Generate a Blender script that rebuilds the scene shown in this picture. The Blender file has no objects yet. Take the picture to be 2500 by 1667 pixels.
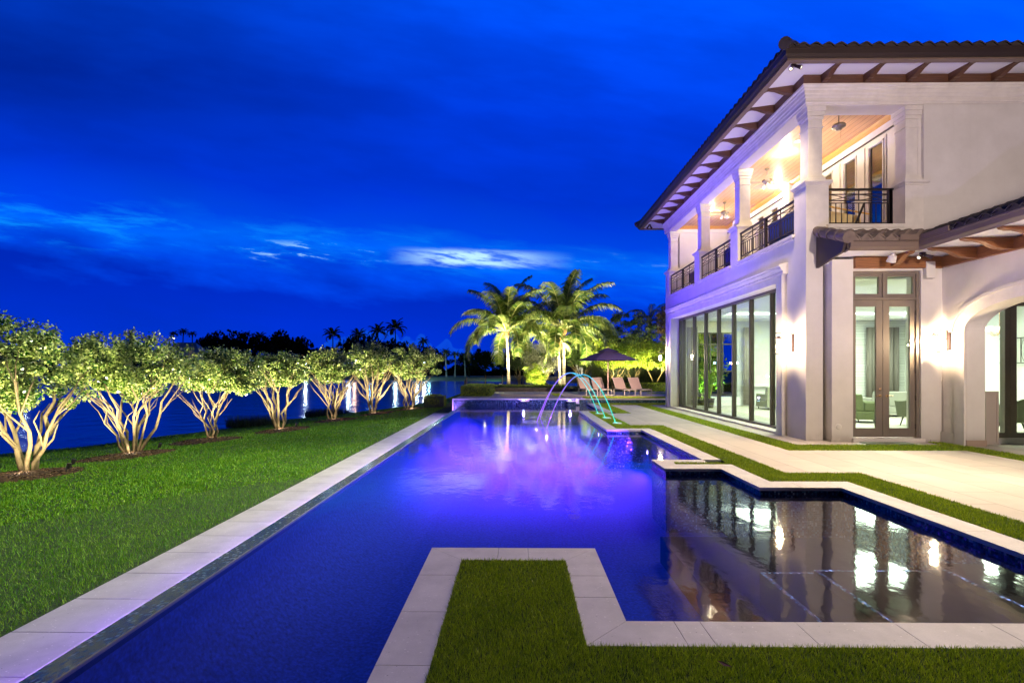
import bpy, math, random
import numpy as np
from mathutils import Vector, Matrix
R = math.radians
PI = math.pi
random.seed(7)
rng = np.random.default_rng(11)
S = bpy.context.scene
C = S.collection

# ------------------------------------------------------------------ camera
cam_d = bpy.data.cameras.new('camera')
cam = bpy.data.objects.new('camera', cam_d)
C.objects.link(cam)
cam.location = (0, 0, 1.65)
cam.rotation_euler = (R(90), 0, 15 / 1222.0)
cam_d.sensor_width = 36
cam_d.lens = 17.6
cam_d.shift_y = 0.0274
cam_d.clip_start = 0.05
cam_d.clip_end = 3000
S.camera = cam
S.view_settings.view_transform = 'Standard'
S.view_settings.look = 'None'
S.view_settings.exposure = 0.25
S.view_settings.gamma = 1
S.cycles.use_denoising = True
try:
    S.cycles.denoiser = 'OPENIMAGEDENOISE'
    S.cycles.denoising_input_passes = 'RGB_ALBEDO_NORMAL'
except Exception:
    pass
S.cycles.max_bounces = 8
S.cycles.diffuse_bounces = 3
S.cycles.glossy_bounces = 4
S.cycles.transmission_bounces = 4
S.cycles.transparent_max_bounces = 24
S.cycles.caustics_reflective = False
S.cycles.caustics_refractive = False
S.cycles.sample_clamp_indirect = 6
S.cycles.sample_clamp_direct = 0
S.cycles.use_light_tree = True


def lin(r, g, b):
    f = lambda c: ((c / 255) / 12.92 if c / 255 <= 0.04045 else ((c / 255 + 0.055) / 1.055) ** 2.4)
    return (f(r), f(g), f(b), 1)


class NT:
    """small helper to wire shader nodes"""
    def __init__(s, tree):
        s.t = tree
        s.t.nodes.clear()

    def n(s, typ, **kw):
        nd = s.t.nodes.new(typ)
        for k, v in kw.items():
            if k.startswith('_'):
                setattr(nd, k[1:], v)
        for k, v in kw.items():
            if not k.startswith('_'):
                key = int(k[1:]) if (k[0] == 'i' and k[1:].isdigit()) else k.replace('__', ' ')
                s.put(nd.inputs[key], v)
        return nd

    def put(s, inp, v):
        if isinstance(v, bpy.types.NodeSocket):
            s.t.links.new(v, inp)
        elif isinstance(v, bpy.types.Node):
            s.t.links.new(v.outputs[0], inp)
        else:
            inp.default_value = v

    def m(s, op, a, b=0.0, c=0.0, clamp=False):
        nd = s.t.nodes.new('ShaderNodeMath')
        nd.operation = op
        nd.use_clamp = clamp
        s.put(nd.inputs[0], a)
        s.put(nd.inputs[1], b)
        if op in ('MULTIPLY_ADD', 'COMPARE', 'SMOOTH_MIN'):
            s.put(nd.inputs[2], c)
        return nd.outputs[0]

    def mix(s, fac, a, b, bt='MIX'):
        nd = s.t.nodes.new('ShaderNodeMix')
        nd.data_type = 'RGBA'
        nd.blend_type = bt
        s.put(nd.inputs[0], fac)
        s.put(nd.inputs[6], a)
        s.put(nd.inputs[7], b)
        return nd.outputs[2]

    def ramp(s, fac, stops, interp='LINEAR'):
        nd = s.t.nodes.new('ShaderNodeValToRGB')
        nd.color_ramp.interpolation = interp
        e = nd.color_ramp.elements
        while len(e) < len(stops):
            e.new(0.5)
        for el, (p, c) in zip(e, stops):
            el.position = p
            el.color = c if len(c) == 4 else (*c, 1)
        s.put(nd.inputs[0], fac)
        return nd.outputs[0]

    def maprange(s, v, a, b, c=0.0, d=1.0, smooth=True):
        nd = s.t.nodes.new('ShaderNodeMapRange')
        nd.interpolation_type = 'SMOOTHSTEP' if smooth else 'LINEAR'
        s.put(nd.inputs[0], v)
        for i, x in enumerate((a, b, c, d)):
            nd.inputs[i + 1].default_value = x
        return nd.outputs[0]


def schlick(t, f0, normal=None):
    """reflectance of a clear surface, the same seen from either side"""
    geo = t.n('ShaderNodeNewGeometry')
    dt = t.n('ShaderNodeVectorMath', _operation='DOT_PRODUCT', i0=geo.outputs['Incoming'], i1=normal if normal is not None else geo.outputs['Normal'])
    c = t.m('SUBTRACT', 1.0, t.m('ABSOLUTE', dt.outputs['Value']), clamp=True)
    return t.m('MULTIPLY_ADD', t.m('POWER', c, 5.0), 1 - f0, f0, clamp=True)


# ------------------------------------------------------------------ dusk sky
world = bpy.data.worlds.new('World')
S.world = world
world.use_nodes = True
w = NT(world.node_tree)
tc = w.n('ShaderNodeTexCoord')
sep = w.n('ShaderNodeSeparateXYZ', Vector=tc.outputs['Generated'])
dx, dy, dz = sep.outputs
ay = w.m('MAXIMUM', w.m('ABSOLUTE', dy), 0.12)
u = w.m('DIVIDE', dx, ay)
v = w.m('DIVIDE', w.m('ABSOLUTE', dz), ay)
vec = w.n('ShaderNodeCombineXYZ', X=w.m('MULTIPLY', u, 2.0), Y=w.m('MULTIPLY', w.m('MULTIPLY_ADD', u, 0.16, v), 7.0))
n1 = w.n('ShaderNodeTexNoise', Vector=vec, Scale=1.3, Detail=7.0, Roughness=0.55)
vec2 = w.n('ShaderNodeCombineXYZ', X=w.m('MULTIPLY', u, 4.6), Y=w.m('MULTIPLY', w.m('MULTIPLY_ADD', u, 0.12, v), 26.0), Z=3.3)
n2 = w.n('ShaderNodeTexNoise', Vector=vec2, Scale=1.7, Detail=8.0, Roughness=0.62, Distortion=0.25)
vec3 = w.n('ShaderNodeCombineXYZ', X=w.m('MULTIPLY', u, 1.2), Y=w.m('MULTIPLY', v, 2.4), Z=9.1)
n3 = w.n('ShaderNodeTexNoise', Vector=vec3, Scale=1.2, Detail=3.0)
wl = w.m('ADD', w.m('SUBTRACT', v, 0.208), w.m('MULTIPLY', u, 0.095))       # height above the bright cloud band
wn = w.m('ADD', wl, w.m('MULTIPLY', w.m('SUBTRACT', n1.outputs[0], 0.5), 0.20))
base = w.ramp(w.maprange(wn, -0.25, 0.75, 0, 1, False), [
    (0.00, lin(0, 50, 200)), (0.10, lin(0, 44, 192)), (0.155, lin(0, 40, 184)), (0.20, lin(0, 68, 222)), (0.255, lin(0, 96, 240)),
    (0.30, lin(0, 66, 220)), (0.38, lin(0, 50, 202)), (0.55, lin(0, 54, 208)), (0.72, lin(0, 70, 230)), (0.86, lin(0, 84, 243)), (1.0, lin(0, 88, 248))])
side = w.m('MULTIPLY_ADD', w.maprange(u, -1.1, 0.35, 0.0, 1.0), 0.62, 0.48)
hi = w.maprange(wl, 0.10, 0.32)
side2 = w.m('MULTIPLY_ADD', w.m('SUBTRACT', side, 1.0), hi, 1.0)
side3 = w.m('MULTIPLY', side2, w.m('MULTIPLY_ADD', n3.outputs[0], 0.6, 0.72))
side3 = w.m('MULTIPLY', side3, w.maprange(n1.outputs[0], 0.34, 0.66, 0.90, 1.06))
base = w.mix(1.0, base, w.n('ShaderNodeCombineColor', Red=side3, Green=side3, Blue=side3).outputs[0], 'MULTIPLY')
# thin cyan veils in the band
veil = w.m('MULTIPLY', w.maprange(w.m('ABSOLUTE', w.m('SUBTRACT', wl, 0.0)), 0.0, 0.07, 1, 0), w.maprange(n2.outputs[0], 0.46, 0.72))
veil = w.m('MULTIPLY', veil, w.maprange(u, -1.0, 0.1, 0.85, 0.45))
base = w.mix(veil, base, lin(10, 140, 248))
# bright torn streaks
line = w.m('SUBTRACT', w.m('ADD', v, w.m('MULTIPLY', u, 0.035)), 0.2205)
line = w.m('ADD', line, w.m('MULTIPLY', w.m('SUBTRACT', n2.outputs[0], 0.5), 0.03))
st = w.maprange(w.m('ABSOLUTE', line), 0.007, 0.021, 1, 0)
rgn = w.m('MULTIPLY', w.maprange(u, -0.27, -0.12), w.maprange(u, -0.08, 0.12, 1, 0))
st1 = w.m('MULTIPLY', st, rgn)
st1 = w.m('MULTIPLY', st1, w.maprange(n2.outputs[0], 0.40, 0.56, 0.10, 1.0))
rg2 = w.m('MULTIPLY', w.maprange(u, -0.66, -0.42), w.maprange(u, -0.36, -0.22, 1, 0.15))
st2 = w.m('MULTIPLY', w.m('MULTIPLY', w.maprange(w.m('ABSOLUTE', w.m('ADD', line, -0.005)), 0.002, 0.028, 1, 0), rg2), w.maprange(n2.outputs[0], 0.59, 0.67))
base = w.mix(w.m('MAXIMUM', st1, w.m('MULTIPLY', st2, 0.7)), base, lin(185, 232, 252))
# far cumulus just above the horizon
vecc = w.n('ShaderNodeCombineXYZ', X=w.m('MULTIPLY', u, 9.0), Y=w.m('MULTIPLY', v, 9.0))
nc = w.n('ShaderNodeTexNoise', Vector=vecc, Scale=2.5, Detail=5.0, Roughness=0.55)
vor = w.n('ShaderNodeTexVoronoi', Vector=w.n('ShaderNodeMapping', Vector=vecc, Scale=(1, 0.6, 1)), Scale=4.2, Detail=2.0, Roughness=0.4, _feature='SMOOTH_F1')
g_ = lambda x: (x, x, x, 1)
prof_ = w.ramp(w.maprange(u, -0.56, 0.04, 0, 1, False), [(0.0, g_(0.0)), (0.08, g_(0.42)), (0.22, g_(0.36)), (0.30, g_(0.68)), (0.40, g_(0.74)), (0.48, g_(0.86)), (0.54, g_(0.60)), (0.62, g_(0.62)), (0.70, g_(0.56)), (0.80, g_(0.36)), (0.9, g_(0.12)), (1.0, g_(0.0))])
ctop = w.m('MULTIPLY', w.n('ShaderNodeSeparateColor', Color=prof_).outputs[0], 0.112)
ctop = w.m('ADD', ctop, w.m('MULTIPLY', w.m('SUBTRACT', 0.42, vor.outputs['Distance']), 0.040))
ctop = w.m('ADD', ctop, w.m('MULTIPLY', w.m('SUBTRACT', nc.outputs[0], 0.5), 0.03))
cum = w.m('MULTIPLY', w.maprange(w.m('SUBTRACT', ctop, v), 0.0, 0.005), w.maprange(u, -0.56, -0.45))
cumc = w.mix(w.maprange(w.m('SUBTRACT', ctop, v), 0.0, 0.05), lin(10, 72, 212), lin(4, 48, 184))
base = w.mix(w.m('MULTIPLY', cum, 0.9), base, cumc)
# the sky darkens overhead and away from the afterglow
fade = w.m('MULTIPLY', w.maprange(dz, 0.60, 0.92, 1.0, 0.16), w.maprange(dy, -0.25, 0.30, 0.07, 1.0))
fin = w.mix(1.0, base, w.n('ShaderNodeCombineColor', Red=fade, Green=fade, Blue=fade).outputs[0], 'MULTIPLY')
bg = w.n('ShaderNodeBackground', Color=fin, Strength=0.95)
w.n('ShaderNodeOutputWorld', Surface=bg)


# ------------------------------------------------------------------ materials
def pmat(name, color, rough=0.6, metal=0.0, spec=0.5, noise=None, bump=None, emit=None, coat=None):
    """noise=(scale,amount[,stretch xyz]); bump=(scale,strength,distance)"""
    m = bpy.data.materials.new(name)
    m.use_nodes = True
    t = NT(m.node_tree)
    col = (*color, 1) if len(color) == 3 else color
    tcn = t.n('ShaderNodeTexCoord')
    if noise:
        vecn = tcn.outputs['Object']
        if len(noise) > 2:
            vecn = t.n('ShaderNodeMapping', Vector=vecn, Scale=noise[2]).outputs[0]
        nn = t.n('ShaderNodeTexNoise', Vector=vecn, Scale=noise[0], Detail=5.0, Roughness=0.6)
        k = noise[1]
        lo = (max(0, col[0] * (1 - k)), max(0, col[1] * (1 - k)), max(0, col[2] * (1 - k)), 1)
        hi_ = (min(1, col[0] * (1 + k)), min(1, col[1] * (1 + k)), min(1, col[2] * (1 + k)), 1)
        col = t.ramp(nn.outputs[0], [(0.3, lo), (0.7, hi_)])
    b = t.n('ShaderNodeBsdfPrincipled', Base__Color=col, Roughness=rough, Metallic=metal)
    b.inputs['Specular IOR Level'].default_value = spec
    if coat:
        b.inputs['Coat Weight'].default_value = coat
    if emit:
        b.inputs['Emission Color'].default_value = (*emit[0], 1)
        b.inputs['Emission Strength'].default_value = emit[1]
    if bump:
        bn = t.n('ShaderNodeTexNoise', Vector=tcn.outputs['Object'], Scale=bump[0], Detail=4.0)
        bp = t.n('ShaderNodeBump', Strength=bump[1], Distance=bump[2], Height=bn.outputs[0])
        t.put(b.inputs['Normal'], bp.outputs[0])
    t.n('ShaderNodeOutputMaterial', Surface=b)
    return m


def emat(name, color, strength):
    m = bpy.data.materials.new(name)
    m.use_nodes = True
    t = NT(m.node_tree)
    e = t.n('ShaderNodeEmission', Color=(*color, 1), Strength=strength)
    t.n('ShaderNodeOutputMaterial', Surface=e)
    return m


def wood(name, c1, c2, axis=1, scale=5.0, rough=0.5):
    m = bpy.data.materials.new(name)
    m.use_nodes = True
    t = NT(m.node_tree)
    tcn = t.n('ShaderNodeTexCoord')
    sc = [14.0, 14.0, 14.0]
    sc[axis] = 0.9
    mp = t.n('ShaderNodeMapping', Vector=tcn.outputs['Object'], Scale=sc)
    nn = t.n('ShaderNodeTexNoise', Vector=mp, Scale=scale, Detail=6.0, Roughness=0.6)
    col = t.ramp(nn.outputs[0], [(0.3, c1), (0.7, c2)])
    b = t.n('ShaderNodeBsdfPrincipled', Base__Color=col, Roughness=rough)
    bp = t.n('ShaderNodeBump', Strength=0.25, Distance=0.004, Height=nn.outputs[0])
    t.put(b.inputs['Normal'], bp.outputs[0])
    t.n('ShaderNodeOutputMaterial', Surface=b)
    return m


def plank_ceiling():
    m = bpy.data.materials.new('ceiling_planks')
    m.use_nodes = True
    t = NT(m.node_tree)
    tcn = t.n('ShaderNodeTexCoord')
    sp = t.n('ShaderNodeSeparateXYZ', Vector=tcn.outputs['Object'])
    xx = t.m('MULTIPLY', sp.outputs[0], 1 / 0.16)
    fr = t.m('FRACT', xx)
    idx = t.m('FLOOR', xx)
    gr = t.m('LESS_THAN', fr, 0.055)
    wn_ = t.n('ShaderNodeTexWhiteNoise', _noise_dimensions='1D', W=idx)
    mp = t.n('ShaderNodeMapping', Vector=tcn.outputs['Object'], Scale=(22, 1.1, 22))
    nn = t.n('ShaderNodeTexNoise', Vector=mp, Scale=3.0, Detail=6.0)
    col = t.ramp(nn.outputs[0], [(0.3, (0.50, 0.26, 0.11)), (0.72, (0.68, 0.41, 0.20))])
    col = t.mix(t.m('MULTIPLY', wn_.outputs[0], 0.35), col, (0.40, 0.17, 0.055, 1))
    col = t.mix(gr, col, (0.09, 0.035, 0.012, 1))
    b = t.n('ShaderNodeBsdfPrincipled', Base__Color=col, Roughness=0.42)
    t.n('ShaderNodeOutputMaterial', Surface=b)
    return m


def mosaic(name, stops, size=0.026, rough=0.12, horiz=False, gray=0.02, jit=0.2):
    """small square glass tiles with thin joints; every tile takes one colour of the mix"""
    m = bpy.data.materials.new(name)
    m.use_nodes = True
    t = NT(m.node_tree)
    tcn = t.n('ShaderNodeTexCoord')
    sp = t.n('ShaderNodeSeparateXYZ', Vector=tcn.outputs['Object'])
    if horiz:
        a, b_ = sp.outputs[0], sp.outputs[1]
    else:
        a, b_ = t.m('ADD', sp.outputs[0], sp.outputs[1]), sp.outputs[2]
    a = t.m('MULTIPLY', a, 1 / size)
    b_ = t.m('MULTIPLY', b_, 1 / size)
    cell = t.n('ShaderNodeCombineXYZ', X=t.m('FLOOR', a), Y=t.m('FLOOR', b_))
    wn_ = t.n('ShaderNodeTexWhiteNoise', _noise_dimensions='2D', Vector=cell)
    col = t.ramp(wn_.outputs[0], stops, 'CONSTANT')
    j = t.m('MAXIMUM', t.m('LESS_THAN', t.m('FRACT', a), 0.1), t.m('LESS_THAN', t.m('FRACT', b_), 0.1))
    col = t.mix(j, col, (gray, gray, gray * 1.2, 1))
    b = t.n('ShaderNodeBsdfPrincipled', Base__Color=col, Roughness=rough)
    b.inputs['Specular IOR Level'].default_value = 0.8
    nz = t.n('ShaderNodeVectorMath', _operation='SUBTRACT', i0=wn_.outputs[1], i1=(0.5, 0.5, 0.5))
    nz = t.n('ShaderNodeVectorMath', _operation='SCALE', i0=nz.outputs[0])
    nz.inputs['Scale'].default_value = jit
    geo = t.n('ShaderNodeNewGeometry')
    ad = t.n('ShaderNodeVectorMath', _operation='ADD', i0=geo.outputs['Normal'], i1=nz.outputs[0])
    nr = t.n('ShaderNodeVectorMath', _operation='NORMALIZE', i0=ad.outputs[0])
    t.put(b.inputs['Normal'], nr.outputs[0])
    t.n('ShaderNodeOutputMaterial', Surface=b)
    return m


def water_mat(name, tint, ior=1.5, rough=0.05, waves=((3.0, 0.03, 0.3),), stretch=(1, 1, 1), opaque=None):
    m = bpy.data.materials.new(name)
    m.use_nodes = True
    t = NT(m.node_tree)
    tcn = t.n('ShaderNodeTexCoord')
    mp = t.n('ShaderNodeMapping', Vector=tcn.outputs['Object'], Scale=stretch)
    nrm = None
    for sc, dist, st in waves:
        nn = t.n('ShaderNodeTexNoise', Vector=mp, Scale=sc, Detail=3.0, Roughness=0.5)
        bp = t.n('ShaderNodeBump', Strength=st, Distance=dist, Height=nn.outputs[0])
        if nrm:
            t.put(bp.inputs['Normal'], nrm)
        nrm = bp.outputs[0]
    fr = schlick(t, ((ior - 1) / (ior + 1)) ** 2, nrm)
    gl = t.n('ShaderNodeBsdfGlossy', Roughness=rough, Normal=nrm)
    if opaque:
        under = t.n('ShaderNodeBsdfDiffuse', Color=(*opaque, 1))
    else:
        under = t.n('ShaderNodeBsdfTransparent', Color=(*tint, 1))
    mx = t.n('ShaderNodeMixShader', i0=fr, i1=under, i2=gl)
    t.n('ShaderNodeOutputMaterial', Surface=mx)
    return m


def glass_mat(name, tint=(0.86, 0.95, 0.88), ior=1.5, rough=0.0, boost=1.0):
    m = bpy.data.materials.new(name)
    m.use_nodes = True
    t = NT(m.node_tree)
    fr = schlick(t, ((ior - 1) / (ior + 1)) ** 2)
    gl = t.n('ShaderNodeBsdfGlossy', Roughness=rough)
    tr = t.n('ShaderNodeBsdfTransparent', Color=(*tint, 1))
    mx = t.n('ShaderNodeMixShader', i0=t.m('MULTIPLY', fr, boost, clamp=True), i1=tr, i2=gl)
    t.n('ShaderNodeOutputMaterial', Surface=mx)
    return m


def leaf_mat(name, c1, c2, rough=0.45, trans=0.25, scale=3.0, spec=0.5):
    m = bpy.data.materials.new(name)
    m.use_nodes = True
    t = NT(m.node_tree)
    geo = t.n('ShaderNodeNewGeometry')
    wn_ = t.n('ShaderNodeTexNoise', Vector=t.n('ShaderNodeTexCoord').outputs['Object'], Scale=scale, Detail=2.0)
    f = t.m('ADD', t.m('MULTIPLY', geo.outputs['Random Per Island'], 0.6), t.m('MULTIPLY', wn_.outputs[0], 0.4))
    col = t.ramp(f, [(0.28, c1), (0.50, tuple(0.6 * a + 0.4 * b for a, b in zip(c1, c2))), (0.74, c2)])
    b = t.n('ShaderNodeBsdfPrincipled', Base__Color=col, Roughness=rough)
    b.inputs['Specular IOR Level'].default_value = spec
    tl = t.n('ShaderNodeBsdfTranslucent', Color=col)
    mx = t.n('ShaderNodeMixShader', i0=trans, i1=b, i2=tl)
    t.n('ShaderNodeOutputMaterial', Surface=mx)
    return m


def paver_mat(name, c, w_=0.61, l_=1.22, spots=0.0):
    m = bpy.data.materials.new(name)
    m.use_nodes = True
    t = NT(m.node_tree)
    tcn = t.n('ShaderNodeTexCoord')
    mp = t.n('ShaderNodeMapping', Vector=tcn.outputs['Object'], Rotation=(0, 0, R(90)), Location=(0.13, 0.21, 0))
    br = t.n('ShaderNodeTexBrick', Vector=mp, Scale=1.0)
    br.offset = 0.5
    br.inputs['Color1'].default_value = (*[x * 1.08 for x in c], 1)
    br.inputs['Color2'].default_value = (*[x * 0.86 for x in c], 1)
    br.inputs['Mortar'].default_value = (*[x * 0.34 for x in c], 1)
    br.inputs['Mortar Size'].default_value = 0.006
    br.inputs['Mortar Smooth'].default_value = 0.15
    br.inputs['Brick Width'].default_value = l_
    br.inputs['Row Height'].default_value = w_
    nn = t.n('ShaderNodeTexNoise', Vector=tcn.outputs['Object'], Scale=1.7, Detail=8.0, Roughness=0.65)
    col = t.mix(t.maprange(nn.outputs[0], 0.35, 0.75, 0.0, 0.30), br.outputs[0], (c[0] * 0.62, c[1] * 0.60, c[2] * 0.56, 1))
    n2_ = t.n('ShaderNodeTexNoise', Vector=tcn.outputs['Object'], Scale=60.0, Detail=3.0)
    col = t.mix(t.maprange(n2_.outputs[0], 0.3, 0.8, 0.0, 0.20), col, (c[0] * 0.6, c[1] * 0.6, c[2] * 0.6, 1))
    b = t.n('ShaderNodeBsdfPrincipled', Base__Color=col, Roughness=0.72)
    bp = t.n('ShaderNodeBump', Strength=0.3, Distance=0.002, Height=n2_.outputs[0])
    t.put(b.inputs['Normal'], bp.outputs[0])
    t.n('ShaderNodeOutputMaterial', Surface=b)
    return m


def stone_mat(name, c, dens=26.0):
    """cast stone with pale shell fragments and dark pores"""
    m = bpy.data.materials.new(name)
    m.use_nodes = True
    t = NT(m.node_tree)
    tcn = t.n('ShaderNodeTexCoord')
    mp = t.n('ShaderNodeMapping', Vector=tcn.outputs['Object'], Scale=(1.0, 1.9, 1.0), Rotation=(0, 0, 0.5))
    vo = t.n('ShaderNodeTexVoronoi', Vector=mp, Scale=dens)
    vr = t.n('ShaderNodeSeparateColor', Color=vo.outputs['Color'])
    pale = t.m('MULTIPLY', t.m('LESS_THAN', vo.outputs['Distance'], 0.16), t.m('GREATER_THAN', vr.outputs[0], 0.72))
    dark = t.m('MULTIPLY', t.m('LESS_THAN', vo.outputs['Distance'], 0.12), t.m('LESS_THAN', vr.outputs[1], 0.10))
    nn = t.n('ShaderNodeTexNoise', Vector=tcn.outputs['Object'], Scale=2.2, Detail=8.0, Roughness=0.7)
    col = t.ramp(nn.outputs[0], [(0.3, tuple(x * 0.74 for x in c)), (0.7, tuple(min(1, x * 1.08) for x in c))])
    fine = t.n('ShaderNodeTexNoise', Vector=tcn.outputs['Object'], Scale=140.0, Detail=2.0)
    col = t.mix(t.maprange(fine.outputs[0], 0.35, 0.7, 0.0, 0.22), col, tuple(x * 0.6 for x in c) + (1,))
    col = t.mix(t.m('MULTIPLY', pale, 0.75), col, (0.86, 0.83, 0.78, 1))
    col = t.mix(t.m('MULTIPLY', dark, 0.85), col, (0.07, 0.055, 0.045, 1))
    b = t.n('ShaderNodeBsdfPrincipled', Base__Color=col, Roughness=0.62)
    bp = t.n('ShaderNodeBump', Strength=0.25, Distance=0.002, Height=fine.outputs[0])
    t.put(b.inputs['Normal'], bp.outputs[0])
    t.n('ShaderNodeOutputMaterial', Surface=b)
    return m


M = {}
M['stucco'] = pmat('stucco', (0.66, 0.60, 0.51), 0.85, noise=(1.6, 0.07), bump=(260, 0.5, 0.003))
def stucco():
    m = bpy.data.materials.new('weathered_stucco')
    m.use_nodes = True
    t = NT(m.node_tree)
    tcn = t.n('ShaderNodeTexCoord')
    a = t.n('ShaderNodeTexNoise', Vector=tcn.outputs['Object'], Scale=1.3, Detail=6.0, Roughness=0.65)
    st_ = t.n('ShaderNodeTexNoise', Vector=t.n('ShaderNodeMapping', Vector=tcn.outputs['Object'], Scale=(7, 7, 0.35)), Scale=1.0, Detail=4.0)
    col = t.ramp(a.outputs[0], [(0.3, (0.68, 0.63, 0.55)), (0.7, (0.78, 0.73, 0.65))])
    col = t.mix(t.maprange(st_.outputs[0], 0.56, 0.85, 0.0, 0.14), col, (0.40, 0.35, 0.28, 1))
    sp = t.n('ShaderNodeSeparateXYZ', Vector=tcn.outputs['Object'])
    low = t.m('MULTIPLY', t.maprange(sp.outputs[2], 0.0, 0.35, 1, 0), t.maprange(a.outputs[0], 0.35, 0.65, 0.1, 0.7))
    col = t.mix(low, col, (0.34, 0.29, 0.22, 1))
    f_ = t.n('ShaderNodeTexNoise', Vector=tcn.outputs['Object'], Scale=120.0, Detail=3.0)
    b = t.n('ShaderNodeBsdfPrincipled', Base__Color=col, Roughness=0.88)
    bp = t.n('ShaderNodeBump', Strength=0.5, Distance=0.004, Height=f_.outputs[0])
    t.put(b.inputs['Normal'], bp.outputs[0])
    t.n('ShaderNodeOutputMaterial', Surface=b)
    return m


M['stucco'] = stucco()
M['stone'] = pmat('cast_stone', (0.76, 0.70, 0.61), 0.75, noise=(3.0, 0.09), bump=(90, 0.3, 0.002))
M['wood_dark'] = wood('dark_wood', (0.065, 0.026, 0.012, 1), (0.14, 0.058, 0.024, 1), 1, 4.0)  # darker copy of the wing wood, upper eave shade put into its colour
M['wood_shaded_x'] = wood('shaded_wood_x', (0.065, 0.026, 0.012, 1), (0.14, 0.058, 0.024, 1), 0, 4.0)
M['wood_warm'] = wood('warm_wood', (0.17, 0.062, 0.020, 1), (0.34, 0.14, 0.045, 1), 0, 4.0)
M['wood_warm_y'] = wood('warm_wood_y', (0.17, 0.062, 0.020, 1), (0.34, 0.14, 0.045, 1), 1, 4.0)
M['planks'] = plank_ceiling()
M['gutter'] = pmat('gutter_metal', (0.040, 0.026, 0.020), 0.45, spec=0.5, noise=(2, 0.1))
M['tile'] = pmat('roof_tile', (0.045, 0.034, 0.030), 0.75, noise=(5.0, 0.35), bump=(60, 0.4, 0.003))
M['tile_lit'] = pmat('roof_tile_lit', (0.17, 0.125, 0.095), 0.7, noise=(4.0, 0.35), bump=(60, 0.4, 0.003))  # lighter copy of the roof tile, lamplight put into its colour
M['soffit'] = pmat('soffit_stucco', (0.86, 0.84, 0.79), 0.85, bump=(200, 0.3, 0.002))
M['iron'] = pmat('dark_bronze', (0.035, 0.026, 0.02), 0.4, metal=0.3)
M['frame'] = pmat('window_frame_bronze', (0.085, 0.070, 0.055), 0.42, spec=0.4, noise=(3, 0.06))
M['door'] = pmat('door_paint_taupe', (0.19, 0.155, 0.12), 0.45, noise=(3, 0.06))
M['white_frame'] = pmat('white_paint', (0.72, 0.68, 0.60), 0.45)
M['glass'] = glass_mat('window_glass', (0.88, 0.96, 0.90), 1.45, 0.0, 1.0)
M['clear'] = glass_mat('clear_glass', (0.97, 0.97, 0.95), 1.3, 0.0, 1.0)
M['upper_glass'] = glass_mat('upper_glass', (0.5, 0.55, 0.45), 2.2, 0.0, 1.4)
M['coping'] = stone_mat('coping_stone', (0.66, 0.62, 0.58))
M['paver'] = paver_mat('limestone_paver', (0.56, 0.50, 0.425))
M['paver2'] = paver_mat('loggia_paver', (0.52, 0.45, 0.37), 0.5, 0.9)
M['joint'] = pmat('joint_mortar', (0.12, 0.11, 0.10), 0.9)
blues = [(0.0, (0.010, 0.024, 0.045)), (0.28, (0.020, 0.05, 0.09)), (0.5, (0.035, 0.10, 0.16)), (0.68, (0.016, 0.032, 0.06)),
         (0.80, (0.08, 0.19, 0.26)), (0.93, (0.26, 0.38, 0.44))]
M['mosaic'] = mosaic('blue_glass_mosaic', blues)
M['mosaic_top'] = mosaic('blue_glass_mosaic_flat', [(0.0, (0.006, 0.018, 0.03)), (0.3, (0.012, 0.045, 0.06)), (0.55, (0.05, 0.12, 0.13)), (0.8, (0.10, 0.17, 0.15)), (0.93, (0.24, 0.30, 0.24))], 0.026, 0.22, True, jit=0.07)
M['sparkle'] = mosaic('step_edge_mosaic', [(0.0, (0.02, 0.05, 0.08)), (0.55, (0.05, 0.25, 0.32)), (0.75, (0.2, 0.5, 0.5)), (0.88, (0.02, 0.05, 0.08)), (0.94, (0.8, 0.8, 0.6))], 0.026, 0.03, True)
M['plaster'] = pmat('pool_plaster', (0.008, 0.030, 0.17), 0.8, noise=(30, 0.75), bump=(20, 0.3, 0.01))
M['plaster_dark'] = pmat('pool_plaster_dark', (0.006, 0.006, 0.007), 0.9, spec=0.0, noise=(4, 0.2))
M['water'] = water_mat('pool_water', (0.50, 0.55, 0.99), 1.95, 0.055, ((1.3, 0.05, 0.085), (6.0, 0.010, 0.16)), (1, 0.75, 1))
M['lake'] = water_mat('lake_water', (0, 0, 0), 1.36, 0.16, ((0.5, 0.25, 0.35), (2.2, 0.05, 0.35)), (1, 1.0, 1), opaque=(0.002, 0.010, 0.05))
M['spa_water'] = water_mat('spa_water', (0.6, 0.6, 1.0), 1.5, 0.05, ((6.0, 0.01, 0.3),))
M['grass_base'] = pmat('lawn_soil', (0.030, 0.065, 0.012), 0.95, noise=(9, 0.5), bump=(40, 0.8, 0.02))
M['turf_base'] = pmat('turf_backing', (0.022, 0.042, 0.008), 0.95, noise=(30, 0.4))
M['lawn'] = leaf_mat('lawn_blades', (0.08, 0.29, 0.008, 1), (0.24, 0.44, 0.015, 1), 0.5, 0.3, 1.2)
M['turf'] = leaf_mat('turf_blades', (0.18, 0.30, 0.008, 1), (0.52, 0.64, 0.03, 1), 0.45, 0.25, 2.5)
M['mulch'] = pmat('mulch', (0.095, 0.045, 0.022), 0.95, noise=(28, 0.6), bump=(35, 1.0, 0.03))
M['chips'] = leaf_mat('mulch_chips', (0.04, 0.02, 0.01, 1), (0.26, 0.15, 0.08, 1), 0.8, 0.0)
M['leaf'] = leaf_mat('privet_leaf', (0.012, 0.075, 0.004, 1), (0.52, 0.62, 0.17, 1), 0.25, 0.15, 2.2, 0.8)  # pale leaf tone paints in lit glints, dark tone the shaded gaps
M['leaf_green'] = leaf_mat('bright_leaf', (0.14, 0.26, 0.02, 1), (0.46, 0.52, 0.06, 1), 0.4, 0.3)
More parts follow.
